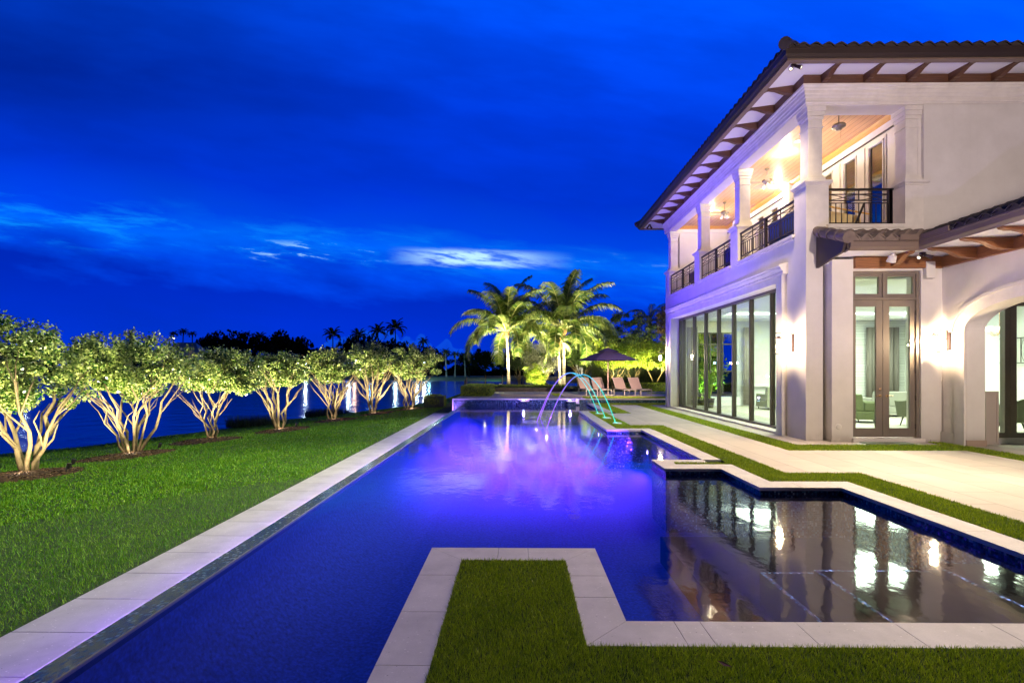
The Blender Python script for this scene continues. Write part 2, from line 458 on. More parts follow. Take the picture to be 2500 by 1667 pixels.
M['leaf_dark'] = leaf_mat('dark_leaf', (0.025, 0.055, 0.012, 1), (0.09, 0.13, 0.03, 1), 0.45, 0.2)
M['leaf_silver'] = leaf_mat('silvery_leaf', (0.10, 0.11, 0.07, 1), (0.30, 0.30, 0.22, 1), 0.5, 0.2)
M['leaf_red'] = leaf_mat('bronze_leaf', (0.07, 0.06, 0.02, 1), (0.20, 0.12, 0.05, 1), 0.45, 0.2)
M['silhouette'] = pmat('far_foliage', (0.006, 0.010, 0.006), 0.9, spec=0.1)
M['far_trunk'] = pmat('far_trunk', (0.20, 0.22, 0.22), 0.9)
M['bark'] = pmat('pale_bark', (0.155, 0.115, 0.055), 0.8, noise=(7, 0.35), bump=(25, 0.6, 0.02))
M['bark_dark'] = pmat('brown_bark', (0.22, 0.15, 0.09), 0.85, noise=(7, 0.35), bump=(25, 0.6, 0.02))
M['palm_leaf'] = leaf_mat('palm_frond', (0.045, 0.11, 0.012, 1), (0.26, 0.29, 0.06, 1), 0.35, 0.25, 1.0, 0.6)
M['palm_stem'] = pmat('frond_stem', (0.42, 0.40, 0.16), 0.5, noise=(4, 0.2))
M['boot'] = pmat('palm_fibre', (0.34, 0.16, 0.06), 0.9, noise=(14, 0.5), bump=(30, 0.8, 0.02))
M['sling'] = pmat('sling_fabric', (0.42, 0.30, 0.25), 0.8, noise=(60, 0.1))
M['alu'] = pmat('lounge_frame', (0.50, 0.42, 0.35), 0.4, metal=0.2)
M['umbrella'] = pmat('umbrella_canvas', (0.045, 0.028, 0.10), 0.85, noise=(8, 0.1))
M['pole'] = pmat('umbrella_pole', (0.50, 0.33, 0.25), 0.5)
M['black'] = pmat('black_metal', (0.012, 0.012, 0.012), 0.5)
M['fixture'] = pmat('fixture_bronze', (0.05, 0.028, 0.03), 0.4, metal=0.4)
M['lens'] = emat('lit_lens', (1.0, 0.86, 0.62), 2.0)
M['white_plastic'] = pmat('white_plastic', (0.72, 0.68, 0.60), 0.5)
M['brass'] = pmat('brass', (0.75, 0.50, 0.30), 0.22, metal=0.9)
M['room_wall'] = pmat('room_wall', (0.72, 0.72, 0.66), 0.85)
M['room_ceiling'] = pmat('room_ceiling', (0.78, 0.78, 0.74), 0.85)
M['floor_tile'] = paver_mat('room_floor', (0.55, 0.50, 0.42), 0.6, 1.2)
M['curtain'] = pmat('curtain_linen', (0.46, 0.41, 0.34), 0.9, noise=(20, 0.15, (1, 1, 0.05)))
M['curtain_dark'] = pmat('curtain_grey', (0.23, 0.20, 0.175), 0.9, noise=(20, 0.2, (1, 1, 0.05)))
M['sofa'] = pmat('sofa_linen', (0.36, 0.36, 0.24), 0.9, bump=(300, 0.3, 0.002))
M['sofa_green'] = pmat('sofa_green', (0.15, 0.17, 0.075), 0.85)
M['chair_grey'] = pmat('chair_grey_green', (0.14, 0.145, 0.085), 0.85)
M['cushion'] = pmat('cushion_grey', (0.36, 0.35, 0.30), 0.9)
M['cushion_dark'] = pmat('cushion_dark', (0.05, 0.055, 0.08), 0.9)
M['navy'] = pmat('navy_canvas', (0.010, 0.030, 0.16), 0.85)
M['wicker'] = pmat('wicker', (0.20, 0.14, 0.10), 0.8, noise=(80, 0.4))
M['cream'] = pmat('cream_board', (0.80, 0.66, 0.30), 0.6)
M['yellow_wood'] = pmat('honey_wood', (0.72, 0.42, 0.06), 0.4)
M['pot_dark'] = pmat('dark_pot', (0.06, 0.045, 0.035), 0.5)
M['fan'] = pmat('fan_pewter', (0.24, 0.20, 0.14), 0.4, metal=0.3)
M['fan_blade'] = pmat('fan_blade', (0.36, 0.26, 0.15), 0.5)
M['frost'] = pmat('frosted_glass', (0.75, 0.72, 0.65), 0.3)
M['hull'] = pmat('neighbour_wall', (0.10, 0.12, 0.17), 0.8)
M['lit_window'] = emat('lit_window', (1.0, 0.93, 0.62), 0.6)
M['stone_wall'] = pmat('bed_wall_stone', (0.10, 0.085, 0.07), 0.85, noise=(9, 0.4), bump=(12, 0.8, 0.03))
M['doormat'] = pmat('doormat', (0.17, 0.18, 0.12), 0.95, bump=(200, 0.6, 0.004))
M['bed'] = pmat('garden_soil', (0.03, 0.045, 0.012), 0.95, noise=(12, 0.4))


def brick_white():
    m = bpy.data.materials.new('white_split_stone')
    m.use_nodes = True
    t = NT(m.node_tree)
    tcn = t.n('ShaderNodeTexCoord')
    sp = t.n('ShaderNodeSeparateXYZ', Vector=tcn.outputs['Object'])
    vv = t.n('ShaderNodeCombineXYZ', X=sp.outputs[1], Y=sp.outputs[2])
    br = t.n('ShaderNodeTexBrick', Vector=vv, Scale=1.0)
    br.inputs['Color1'].default_value = (0.74, 0.74, 0.70, 1)
    br.inputs['Color2'].default_value = (0.62, 0.62, 0.58, 1)
    br.inputs['Mortar'].default_value = (0.36, 0.36, 0.33, 1)
    br.inputs['Mortar Size'].default_value = 0.006
    br.inputs['Brick Width'].default_value = 0.4
    br.inputs['Row Height'].default_value = 0.07
    b = t.n('ShaderNodeBsdfPrincipled', Base__Color=br.outputs[0], Roughness=0.9)
    t.n('ShaderNodeOutputMaterial', Surface=b)
    return m


M['split_stone'] = brick_white()


def jet_mat():
    """water stream lit from inside by a fibre: teal near the nozzle, violet over the pool"""
    m = bpy.data.materials.new('lit_water_stream')
    m.use_nodes = True
    t = NT(m.node_tree)
    tcn = t.n('ShaderNodeTexCoord')
    sp = t.n('ShaderNodeSeparateXYZ', Vector=tcn.outputs['Object'])
    f = t.maprange(sp.outputs[0], -2.2, 0.0, 0, 1, False)
    col = t.ramp(f, [(0.0, (0.40, 0.14, 0.95)), (0.35, (0.22, 0.16, 0.95)), (0.55, (0.03, 0.45, 0.75)), (0.8, (0.05, 0.75, 0.70)), (1.0, (0.02, 0.85, 0.62))])
    e = t.n('ShaderNodeEmission', Color=col, Strength=1.5)
    gl = t.n('ShaderNodeBsdfGlossy', Roughness=0.05)
    tr = t.n('ShaderNodeBsdfTransparent')
    mx = t.n('ShaderNodeMixShader', i0=0.12, i1=e, i2=gl)
    mx2 = t.n('ShaderNodeMixShader', i0=0.25, i1=mx, i2=tr)
    t.n('ShaderNodeOutputMaterial', Surface=mx2)
    return m


M['jet'] = jet_mat()


# ------------------------------------------------------------------ mesh helpers
class MB:
    def __init__(s):
        s.v = []
        s.f = []

    def add(s, vs, fs, T=None):
        o = len(s.v)
        if T is not None:
            vs = [T @ Vector(p) for p in vs]
        s.v += [tuple(p) for p in vs]
        s.f += [tuple(i + o for i in f) for f in fs]
        return s

    def box(s, x0, x1, y0, y1, z0, z1, T=None):
        vs = [(x0, y0, z0), (x1, y0, z0), (x1, y1, z0), (x0, y1, z0), (x0, y0, z1), (x1, y0, z1), (x1, y1, z1), (x0, y1, z1)]
        fs = [(0, 3, 2, 1), (4, 5, 6, 7), (0, 1, 5, 4), (1, 2, 6, 5), (2, 3, 7, 6), (3, 0, 4, 7)]
        return s.add(vs, fs, T)

    def cyl(s, p, r, z0, z1, n=16, r2=None, T=None):
        return s.lathe([(r, z0), (r if r2 is None else r2, z1)], p, n, T)

    def lathe(s, prof, p=(0, 0), n=16, T=None, cap=True):
        vs = []
        for r, z in prof:
            for i in range(n):
                a = 2 * PI * i / n
                vs.append((p[0] + r * math.cos(a), p[1] + r * math.sin(a), z))
        fs = []
        for k in range(len(prof) - 1):
            for i in range(n):
                j = (i + 1) % n
                fs.append((k * n + i, k * n + j, (k + 1) * n + j, (k + 1) * n + i))
        if cap:
            fs.append(tuple(range(n))[::-1])
            fs.append(tuple((len(prof) - 1) * n + i for i in range(n)))
        return s.add(vs, fs, T)

    def tube(s, pts, r, n=6, T=None):
        pts = [Vector(p) for p in pts]
        rs = r if isinstance(r, (list, tuple)) else [r] * len(pts)
        vs = []
        up = Vector((0, 0, 1))
        for i, p in enumerate(pts):
            d = (pts[min(i + 1, len(pts) - 1)] - pts[max(i - 1, 0)])
            if d.length < 1e-9:
                d = Vector((0, 0, 1))
            d.normalize()
            a = d.cross(up)
            if a.length < 0.05:
                a = d.cross(Vector((1, 0, 0)))
            a.normalize()
            b = d.cross(a)
            for k in range(n):
                t = 2 * PI * k / n
                vs.append(p + (a * math.cos(t) + b * math.sin(t)) * rs[i])
        fs = []
        for i in range(len(pts) - 1):
            for k in range(n):
                j = (k + 1) % n
                fs.append((i * n + k, i * n + j, (i + 1) * n + j, (i + 1) * n + k))
        fs.append(tuple(range(n)))
        fs.append(tuple((len(pts) - 1) * n + k for k in range(n))[::-1])
        return s.add(vs, fs, T)

    def prism(s, poly, axis, a0, a1, T=None):
        """poly: 2-D outline; axis 0: (y,z) swept in x; 1: (x,z) swept in y; 2: (x,y) swept in z"""
        def mk(p, a):
            return [(a, p[0], p[1]), (p[0], a, p[1]), (p[0], p[1], a)][axis]
        n = len(poly)
        vs = [mk(p, a0) for p in poly] + [mk(p, a1) for p in poly]
        fs = [tuple(range(n))[::-1], tuple(range(n, 2 * n))] + [(i, (i + 1) % n, n + (i + 1) % n, n + i) for i in range(n)]
        return s.add(vs, fs, T)

    def build(s, name, mt, parent=None, world=True, smooth=False, bevel=0):
        me = bpy.data.meshes.new(name)
        me.from_pydata(s.v, [], s.f)
        me.update()
        return link(name, me, mt, parent, world, smooth, bevel)


def wloc(o):
    v_ = Vector((0, 0, 0))
    while o:
        v_ += o.location
        o = o.parent
    return v_


def link(name, me, mt, parent=None, world=True, smooth=False, bevel=0):
    me.materials.append(mt)
    o = bpy.data.objects.new(name, me)
    C.objects.link(o)
    if smooth:
        me.polygons.foreach_set('use_smooth', [True] * len(me.polygons))
    if parent is not None:
        o.parent = parent
        if world:
            o.location = -wloc(parent)
    import bmesh
    if len(me.polygons) < 60000:
        bm = bmesh.new()
        bm.from_mesh(me)
        bmesh.ops.recalc_face_normals(bm, faces=bm.faces)
        bm.to_mesh(me)
        bm.free()
    if bevel:
        md = o.modifiers.new('bevel', 'BEVEL')
        md.width = bevel
        md.segments = 2
        md.limit_method = 'ANGLE'
    return o


def thing(name, label, cat, loc=(0, 0, 0), group=None, rz=0):
    o = bpy.data.objects.new(name, None)
    o.empty_display_size = 0.2
    C.objects.link(o)
    o.location = loc
    o.rotation_euler = (0, 0, rz)
    o['label'] = label
    o['category'] = cat
    if group:
        o['group'] = group
    return o


def tag(o, label=None, cat=None, group=None, kind=None):
    if label:
        o['label'] = label
    if cat:
        o['category'] = cat
    if group:
        o['group'] = group
    if kind:
        o['kind'] = kind
    return o


def structure(o, label=None):
    o['kind'] = 'structure'
    if label:
        o['label'] = label
    return o


def copy_thing(root, loc, rz=None, label=None):
    r = root.copy()
    C.objects.link(r)
    r.location = loc
    if rz is not None:
        r.rotation_euler = (0, 0, rz)
    if label:
        r['label'] = label
    def rec(src, dst):
        for ch in list(src.children):
            c = ch.copy()
            C.objects.link(c)
            c.parent = dst
            rec(ch, c)
    rec(root, r)
    return r


def np_mesh(verts, faces_n, loops):
    """verts (N,3) float; uniform polygons: faces_n verts each; loops flat index array"""
    me = bpy.data.meshes.new('m')
    nf = len(loops) // faces_n
    me.vertices.add(len(verts))
    me.vertices.foreach_set('co', np.asarray(verts, dtype=np.float32).ravel())
    me.loops.add(len(loops))
    me.loops.foreach_set('vertex_index', np.asarray(loops, dtype=np.int32))
    me.polygons.add(nf)
    me.polygons.foreach_set('loop_start', np.arange(0, nf * faces_n, faces_n, dtype=np.int32))
    me.polygons.foreach_set('loop_total', np.full(nf, faces_n, dtype=np.int32))
    me.update(calc_edges=True)
    return me


LK = 2.6


def light(name, typ, loc, energy, color, parent=None, size=0.05, target=None, spot=60, blend=0.5, size_y=None, spread=None):
    d = bpy.data.lights.new(name, typ)
    d.energy = energy * LK
    d.color = color
    if typ == 'AREA':
        d.size = size
        if size_y:
            d.shape = 'RECTANGLE'
            d.size_y = size_y
        if spread:
            d.spread = R(spread)
    else:
        d.shadow_soft_size = size
    if typ == 'SPOT':
        d.spot_size = R(spot)
        d.spot_blend = blend
    o = bpy.data.objects.new(name, d)
    C.objects.link(o)
    o.location = loc
    if target is not None:
        o.rotation_euler = (Vector(target) - Vector(loc)).to_track_quat('-Z', 'Y').to_euler()
    if parent is not None:
        o.parent = parent
        o.location = Vector(loc) - wloc(parent)
    return o


WARM = (1.0, 0.72, 0.42)
SOFTW = (1.0, 0.84, 0.62)
VIO = (0.33, 0.08, 1.0)
BLU = (0.03, 0.08, 1.0)

# ================================================================== ground, lake, terrain
SHORE = [(-30, -45.0), (0, -27.0), (10, -23.0), (18.8, -19.8), (19.6, -19.1), (21.7, -18.1), (25.3, -16.4), (31.1, -15.5), (35.6, -12.7), (40, -10.9), (44.5, -8.8), (47.8, -6.3)]


def shore_x(y):
    ys = [p[0] for p in SHORE]
    xs = [p[1] for p in SHORE]
    return np.interp(y, ys, xs)


def lawn_z(x, y):
    x = np.asarray(x, float)
    y = np.asarray(y, float)
    sx = shore_x(y)
    s = np.clip((-4.2 - x) / (-4.2 - sx), 0, 1.35)
    z = -0.55 - 1.05 * s
    # behind the pool the ground climbs to the garden level
    g = np.clip((y - 29.0) / 4.0, 0, 1) * np.clip((x + 6.0) / 3.5, 0, 1)
    z = z * (1 - g) + 0.12 * g
    return z


def lawn_h(x, y):
    return lawn_z(x, y) + 0.03 * np.sin(x * 0.9 + 1.3) * np.sin(y * 0.7) * np.clip((-4.6 - x) / 2, 0, 1)


nx, ny = 90, 110
gx = np.linspace(-52, -4.22, nx)
gy = np.linspace(-20, 48, ny)
X, Y = np.meshgrid(gx, gy)
Z = lawn_h(X, Y)
vs = np.stack([X, Y, Z], -1).reshape(-1, 3)
idx = np.arange(nx * ny).reshape(ny, nx)
q = np.stack([idx[:-1, :-1], idx[:-1, 1:], idx[1:, 1:], idx[1:, :-1]], -1).reshape(-1)
o = link('lawn', np_mesh(vs, 4, q), M['grass_base'])
structure(o)
# ground beyond the pool, up to the back garden
gx = np.linspace(-12, 60, 60)
gy = np.linspace(24.9, 50, 40)
X, Y = np.meshgrid(gx, gy)
Z = np.where(X < -3.2, lawn_h(X, Y) - 0.01, 0.10)
Z = np.where((X >= -3.2), 0.10, Z)
Z = Z - np.clip((Y - 46.5) / 3.5, 0, 1) * 2.1
nx, ny = 60, 40
vs = np.stack([X, Y, Z], -1).reshape(-1, 3)
idx = np.arange(nx * ny).reshape(ny, nx)
q = np.stack([idx[:-1, :-1], idx[:-1, 1:], idx[1:, 1:], idx[1:, :-1]], -1).reshape(-1)
structure(link('back_garden_ground', np_mesh(vs, 4, q), M['bed']))

o = MB().add([(-900, -200, -1.6), (900, -200, -1.6), (900, 1200, -1.6), (-900, 1200, -1.6)], [(0, 1, 2, 3)]).build('lake_water', M['lake'])
structure(o)

# far shore and the neighbour's plot: low banks with a grassy slope
M['far_grass'] = pmat('far_bank_grass', (0.012, 0.05, 0.02), 0.95, noise=(0.2, 0.4))


def bank(name, pts, z):
    """pts = shoreline polyline; land lies on the far side and runs back to y=1100"""
    v, f = [], []
    for i, (x, y) in enumerate(pts):
        v += [(x, y, -1.75), (x, y + 6, -1.0), (x, y + 14, z), (x, y + 600, z)]
    for i in range(len(pts) - 1):
        for k in range(3):
            f.append((4 * i + k, 4 * i + 4 + k, 4 * i + 5 + k, 4 * i + 1 + k))
    structure(MB().add(v, f).build(name, M['far_grass']))


bank('far_shore', [(-900, 420), (-300, 260), (-120, 190), (-70, 168), (-36, 152), (-20, 140), (-4, 136), (8, 142), (40, 146), (200, 150), (700, 200)], -0.6)
v = [(9, 52, -1.7), (70, 50.2, -1.7), (70, 52, 0.0), (11, 55, 0.0), (24, 140, 0.0), (22, 141, -1.7), (90, 140, 0.0)]
structure(MB().add(v, [(0, 1, 2, 3), (0, 3, 4, 5), (3, 2, 6, 4)]).build('neighbour_ground', M['far_grass']))

# ================================================================== pool
pool = thing('swimming_pool', 'long infinity pool with stepped right edge, blue mosaic walls and violet lit water', 'swimming pool', (0, 12, 0))
blocks = [(3.40, 7.6, 19.72, 24.60), (2.44, 7.6, 13.75, 19.72), (3.40, 7.6, 9.22, 13.75), (2.46, 7.6, 8.38, 9.22), (3.40, 7.6, 7.07, 8.38),
          (4.53, 7.6, -4, 7.07), (-0.78, 0.69, -4, 4.62), (0.69, 4.53, -4, 3.32)]
b = MB()
for x0, x1, y0, y1 in blocks:
    b.box(x0, x1, y0, y1, -1.7, -0.048)
b.box(-3.19, 8.6, 24.60, 24.95, -1.2, 0.17)
b.build('mosaic_wall', M['mosaic'], pool)
# floor and the inner side of the weir
b = MB()
b.box(-2.3, 20, -4, 24.6, -1.20, -1.06)
b.build('basin_floor', M['plaster'], pool)
b = MB()
cv = [(-2.62, -0.13)] + [(-2.60 + 1.25 * (1 - math.cos(R(a))), -0.16 - 0.91 * math.sin(R(a))) for a in range(0, 91, 6)]
vs = [(x, -4, z) for x, z in cv] + [(x, 24.6, z) for x, z in cv]
b.add(vs, [(i, i + 1, len(cv) + i + 1, len(cv) + i) for i in range(len(cv) - 1)])
b.build('coved_wall', M['plaster'], pool, smooth=True)
b = MB()
b.box(2.40, 4.53, 3.32, 5.0, -1.5, -0.36)
b.box(2.85, 4.53, 3.32, 4.86, -0.36, -0.28)
b.box(3.93, 4.53, 3.32, 4.86, -0.28, -0.20)
b.box(2.0, 4.53, 3.32, 7.07, -1.3, -0.70)
b.build('entry_steps', M['plaster_dark'], pool)
b = MB()
for x0, x1, y0, y1, z in [(2.40, 2.43, 3.33, 5.0, -0.357), (2.43, 4.5, 4.97, 5.0, -0.357), (2.85, 2.88, 3.33, 4.86, -0.277), (2.88, 3.93, 4.83, 4.86, -0.277), (3.93, 3.96, 3.33, 4.83, -0.197), (3.93, 4.5, 4.83, 4.86, -0.197)]:
    b.box(x0, x1, y0, y1, z - 0.01, z)
b.build('step_edge_mosaic', M['sparkle'], pool)
# sloping weir of the infinity edge
b = MB()
b.prism([(-2.60, -1.6), (-2.60, -0.092), (-2.86, -0.14), (-2.86, -1.6)], 1, -4, 24.6)
b.build('infinity_edge', M['mosaic_top'], pool)
b = MB()
b.box(-2.606, -2.599, -4, 24.6, -0.12, -0.0915)
b.build('edge_glint', pmat('wet_glint', (0.22, 0.22, 0.18), 0.15), pool)  # pale strip stands in for the glint of the wet edge
b = MB()
b.box(-3.5, -2.88, -4, 24.6, -1.0, -0.78)
b.build('overflow_trough', M['plaster'], pool)
# coping slabs: pieces with 3 mm joints, mitred at the corners
CW = 0.325


def slabs(mb, x0, x1, y0, y1, along, pitch=0.61, z0=-0.048, z1=0.0, first=None, gap=0.0016):
    a0, a1 = (x0, x1) if along == 'x' else (y0, y1)
    p = a0 if first is None else first
    cuts = [a0]
    while p < a1 - 0.12:
        if p > a0 + 0.12:
            cuts.append(p)
        p += pitch
    cuts.append(a1)
    for c0, c1 in zip(cuts, cuts[1:]):
        if along == 'x':
            mb.box(c0 + gap, c1 - gap, y0, y1, z0, z1)
        else:
            mb.box(x0, x1, c0 + gap, c1 - gap, z0, z1)


b = MB()
slabs(b, 3.38, 3.70, 20.02, 24.58, 'y')
slabs(b, 2.42, 3.70, 19.70, 20.02, 'x')
slabs(b, 2.42, 2.76, 14.10, 19.70, 'y')
slabs(b, 2.42, 3.70, 13.75, 14.10, 'x')
slabs(b, 3.38, 3.72, 9.22, 13.75, 'y')
slabs(b, 2.44, 3.38, 8.93, 9.22, 'x')
slabs(b, 2.44, 2.76, 8.78, 8.93, 'x')
slabs(b, 2.44, 3.72, 8.38, 8.78, 'x', 0.64)
slabs(b, 3.38, 3.72, 7.38, 8.38, 'y')
slabs(b, 3.38, 4.52, 7.06, 7.38, 'x')
b.box(3.72, 4.86, 7.38, 7.45, -0.048, 0)
slabs(b, 4.52, 4.86, 3.35, 7.38, 'y')
# foreground peninsula and front edge, mitred
P = MB()


def slab_poly(mb, poly):
    mb.prism(poly, 2, -0.048, 0.0)


g = 0.0014
slab_poly(b, [(-0.80, 4.64), (-0.49 - g, 4.34), (-0.18 - g, 4.34), (-0.18 - g, 4.64)])
slab_poly(b, [(-0.18 + g, 4.34), (0.09 - g, 4.34), (0.09 - g, 4.64), (-0.18 + g, 4.64)])
slab_poly(b, [(0.09 + g, 4.34), (0.41, 4.34), (0.71, 4.64), (0.09 + g, 4.64)])
slab_poly(b, [(-0.80, 4.64 - g), (-0.80, 4.02 + g), (-0.49, 4.02 + g), (-0.49, 4.34 - g)])
for y0, y1 in [(3.41, 4.02), (2.79, 3.41), (2.17, 2.79), (1.55, 2.17), (0.9, 1.55)]:
    slab_poly(b, [(-0.80, y0 + g), (-0.49, y0 + g), (-0.49, y1 - g), (-0.80, y1 - g)])
slab_poly(b, [(0.41, 4.34 - g), (0.41, 4.02 + g), (0.71, 4.02 + g), (0.71, 4.64 - g)])
slab_poly(b, [(0.41, 3.64 + g), (0.71, 3.64 + g), (0.71, 4.02 - g), (0.41, 4.02 - g)])
slab_poly(b, [(0.41, 3.00 + g), (0.71, 3.30 + g), (0.71, 3.64 - g), (0.41, 3.64 - g)])
slab_poly(b, [(0.41 + g, 3.00), (1.02 - g, 3.00), (1.02 - g, 3.30), (0.71 + g, 3.30)])
xx = [1.02, 1.19, 1.81, 2.45, 3.07, 3.68, 4.29, 4.52, 4.86]
for x0, x1 in zip(xx, xx[1:]):
    slab_poly(b, [(x0 + g, 3.0), (x1 - g, 3.0), (x1 - g, 3.30 if x1 < 4.6 else 3.35), (x0 + g, 3.30 if x1 < 4.6 else 3.35)])
b.build('coping', M['coping'], pool, bevel=0.002)
b = MB()
b.box(-3.21, 2.82, 24.56, 24.98, 0.172, 0.215)
b.box(2.82, 8.6, 24.56, 24.9, 0.172, 0.215)
b.box(-3.235, -3.19, 24.56, 24.95, -0.60, 0.215)
b.box(2.80, 2.98, 24.44, 24.60, -0.02, 0.214)
b.build('far_coping', pmat('pale_coping', (0.72, 0.68, 0.64), 0.6), pool, bevel=0.004)
wtr = MB().add([(-2.603, -4, -0.098), (8, -4, -0.098), (8, 24.62, -0.098), (-2.603, 24.62, -0.098)], [(0, 1, 2, 3)]).build('water_surface', M['water'], pool)

# pool lamps on the walls (lit niches) and their light
VIOD = (0.26, 0.05, 1.0)
for i, (x, y, z, e) in enumerate([(2.43, 15.0, -0.30, 300), (3.38, 13.05, -0.5, 300)]):
    t_ = thing('pool_light', ['round violet underwater lamp in the wall beside the water jets', 'round violet underwater lamp in the recess before the thin stone tongue'][i], 'pool light', (x, y, z), 'underwater pool lamps')
    MB().lathe([(0.0, 0), (0.07, 0.002), (0.085, 0.02), (0.05, 0.022)], (0, 0), 16, Matrix.Rotation(R(-90), 4, 'Y') @ Matrix.Translation((0, 0, 0))).build('rim', M['alu'], t_, world=False)
    MB().cyl((0, 0), 0.05, 0.015, 0.030, 14, T=Matrix.Rotation(R(-90), 4, 'Y')).build('lens', emat('violet_lens', (0.75, 0.5, 1.0), 14), t_, world=False)
    light('pool_lamp', 'SPOT', (x - 0.06, y, z), e, VIOD, t_, 0.05, (x - 3, y - 0.2, z - 0.5), 165, 0.5)
# spots added along the inner side of the weir to colour pool and house
for y, e, c in [(21.5, 30, BLU), (18.0, 60, VIOD), (14.5, 80, VIOD), (11.2, 30, BLU)]:
    light('added_weir_spot', 'SPOT', (-2.30, y, -0.36), e, c, pool, 0.06, (4, y, -0.30), 170, 0.4)
for y, ex, c in [(23.2, 40, (0.30, 0.08, 1.0)), (21.4, 58, (0.42, 0.10, 1.0)), (19.4, 70, (0.52, 0.12, 1.0)), (17.4, 76, (0.62, 0.14, 1.0)), (15.2, 80, (0.66, 0.14, 1.0)), (13.2, 62, (0.55, 0.11, 1.0)), (11.4, 34, (0.34, 0.07, 1.0)), (9.8, 9, (0.15, 0.05, 1.0))]:  # grid of underwater spots added to spread the violet glow
    for x in (-1.7, -0.5, 0.7, 1.9):
        light('added_pool_fill', 'SPOT', (x, y, -0.14), ex * (0.85 if x < -1 else 1.0) * 2.7, c, pool, 0.0, (x, y, -1), 168, 0.6)
for x, y, e, c in [(1.0, 8.6, 4, (0.01, 0.06, 1.0)), (1.7, 6.3, 2.4, (0.01, 0.30, 0.6))]:  # weak underwater points added for the near water
    light('added_pool_fill', 'POINT', (x, y, -0.16), e, c, pool, 0.0)
light('added_front_spot', 'SPOT', (2.4, 6.2, -0.2), 260, (0.95, 0.75, 1.0), pool, 0.06, (10.5, 11.7, 7.0), 60, 0.8)  # spots added in the pool to brighten the house front
light('added_front_spot', 'SPOT', (-1.5, 18.0, -0.2), 2700, (0.22, 0.09, 1.0), pool, 0.06, (6.7, 18.6, 4.6), 66, 1.0)
light('added_front_spot', 'SPOT', (0.6, 12.0, -0.15), 560, (1.0, 0.80, 0.95), pool, 0.0, (6.1, 15.5, 8.3), 80, 0.9)
for k_ in range(24):
    light('led_glow', 'POINT', (-3.10, 1.3 + 1.0 * k_, -0.30), 7.5, (0.30, 0.14, 1.0), pool, 0.0)

# violet LED line in the trough below the walkway
b = MB().box(-3.497, -3.485, -4, 24.5, -0.60, -0.575)
b.build('led_strip', emat('violet_led', (0.50, 0.10, 1.0), 2.2), pool)

# lowered stone walkway beyond the infinity edge
b = MB()
p = 4.115 - 0.605 * 12
k = 0
while p < 24.9:
    wdt = 0.004 if k % 1 == 0 else 0.002
    b.box(-4.22, -3.50, p + wdt, min(p + 0.605, 25.0) - wdt, -0.58, -0.53)
    p += 0.605
    k += 1
structure(b.build('stone_walkway', stone_mat('walkway_stone', (0.52, 0.49, 0.50), 24), bevel=0.003))
structure(MB().box(-4.2, -3.52, -4, 25.0, -1.2, -0.583).build('walkway_bed', M['joint']))

# ================================================================== paving and turf
paver_rects = [(4.27, 5.53, 10.3, 23.4), (3.33, 4.27, 14.88, 18.95), (4.27, 9.12, 8.05, 10.3), (5.455, 9.12, -4, 8.05), (6.10, 7.10, 11.06, 23.4), (7.10, 9.28, 11.06, 11.95)]
b = MB()
for x0, x1, y0, y1 in paver_rects:
    b.box(x0, x1, y0, y1, -0.05, 0.0)
structure(b.build('paved_deck', M['paver']))
b = MB().box(9.70, 20, -4, 11.2, -0.05, 0.001)
structure(b.build('loggia_floor', M['paver2']))
turf_rects = [(3.72, 4.27, 8.05, 14.2), (3.72, 5.455, 7.45, 8.05), (4.86, 5.455, -2, 7.45), (2.76, 3.33, 14.10, 19.70), (3.33, 4.27, 14.10, 14.88), (3.70, 4.27, 18.95, 24.56),
              (5.53, 6.10, 10.3, 23.4), (5.53, 9.70, 10.3, 11.06), (9.28, 9.68, 11.06, 11.5), (9.12, 9.70, -2, 10.3), (4.27, 7.3, 23.4, 24.56),
              (-0.49, 0.41, 0.4, 4.34), (0.41, 4.9, 0.4, 3.0), (2.76, 3.72, 8.78, 8.93)]
b = MB()
for x0, x1, y0, y1 in turf_rects:
    b.box(x0, x1, y0, y1, -0.05, -0.004)
structure(b.build('turf_base', M['turf_base']))
structure(MB().box(7.3, 40, -6, 24.9, -0.4, -0.052).build('ground', M['bed']))

# far terrace with the spa
T = 0.195
b = MB()
for x0, x1, y0, y1 in [(-3.2, -1.15, 24.98, 33), (-1.15, 1.9, 24.98, 27.0), (-1.15, 1.9, 29.2, 33), (1.9, 2.0, 24.98, 33), (2.0, 2.5, 24.98, 27.4), (2.5, 3.4, 24.9, 33),
                       (3.4, 9.6, 27.2, 30.2), (3.4, 8.0, 30.2, 33), (8.0, 9.6, 31.4, 33), (2.0, 2.5, 30.5, 33), (9.6, 14, 24.9, 30)]:
    b.box(x0, x1, y0, y1, 0.05, T)
structure(b.build('far_terrace', paver_mat('terrace_paver', (0.55, 0.47, 0.42), 0.6, 1.2)))
b = MB()
far_turf = [(2.0, 2.5, 27.4, 30.5), (3.4, 9.6, 24.9, 27.2), (8.0, 9.6, 30.2, 31.4)]
for x0, x1, y0, y1 in far_turf:
    b.box(x0, x1, y0, y1, 0.05, T - 0.01)
structure(b.build('far_turf_base', M['turf_base']))
spa = thing('spa', 'rectangular spa with violet lit water sunk in the far terrace', 'spa', (0.4, 28.1, T))
b = MB()
b.box(-1.15, 1.9, 27.0, 27.12, -0.6, T + 0.004)
b.box(-1.15, 1.9, 29.08, 29.2, -0.6, T + 0.004)
b.box(-1.15, -1.03, 27.12, 29.08, -0.6, T + 0.004)
b.box(1.78, 1.9, 27.12, 29.08, -0.6, T + 0.004)
b.build('rim', pmat('spa_rim', (0.6, 0.5, 0.48), 0.6), spa)
b = MB()
b.box(-1.03, 1.78, 27.12, 29.08, -0.7, -0.6)
b.box(-1.03, 1.78, 28.5, 29.08, -0.6, -0.2)
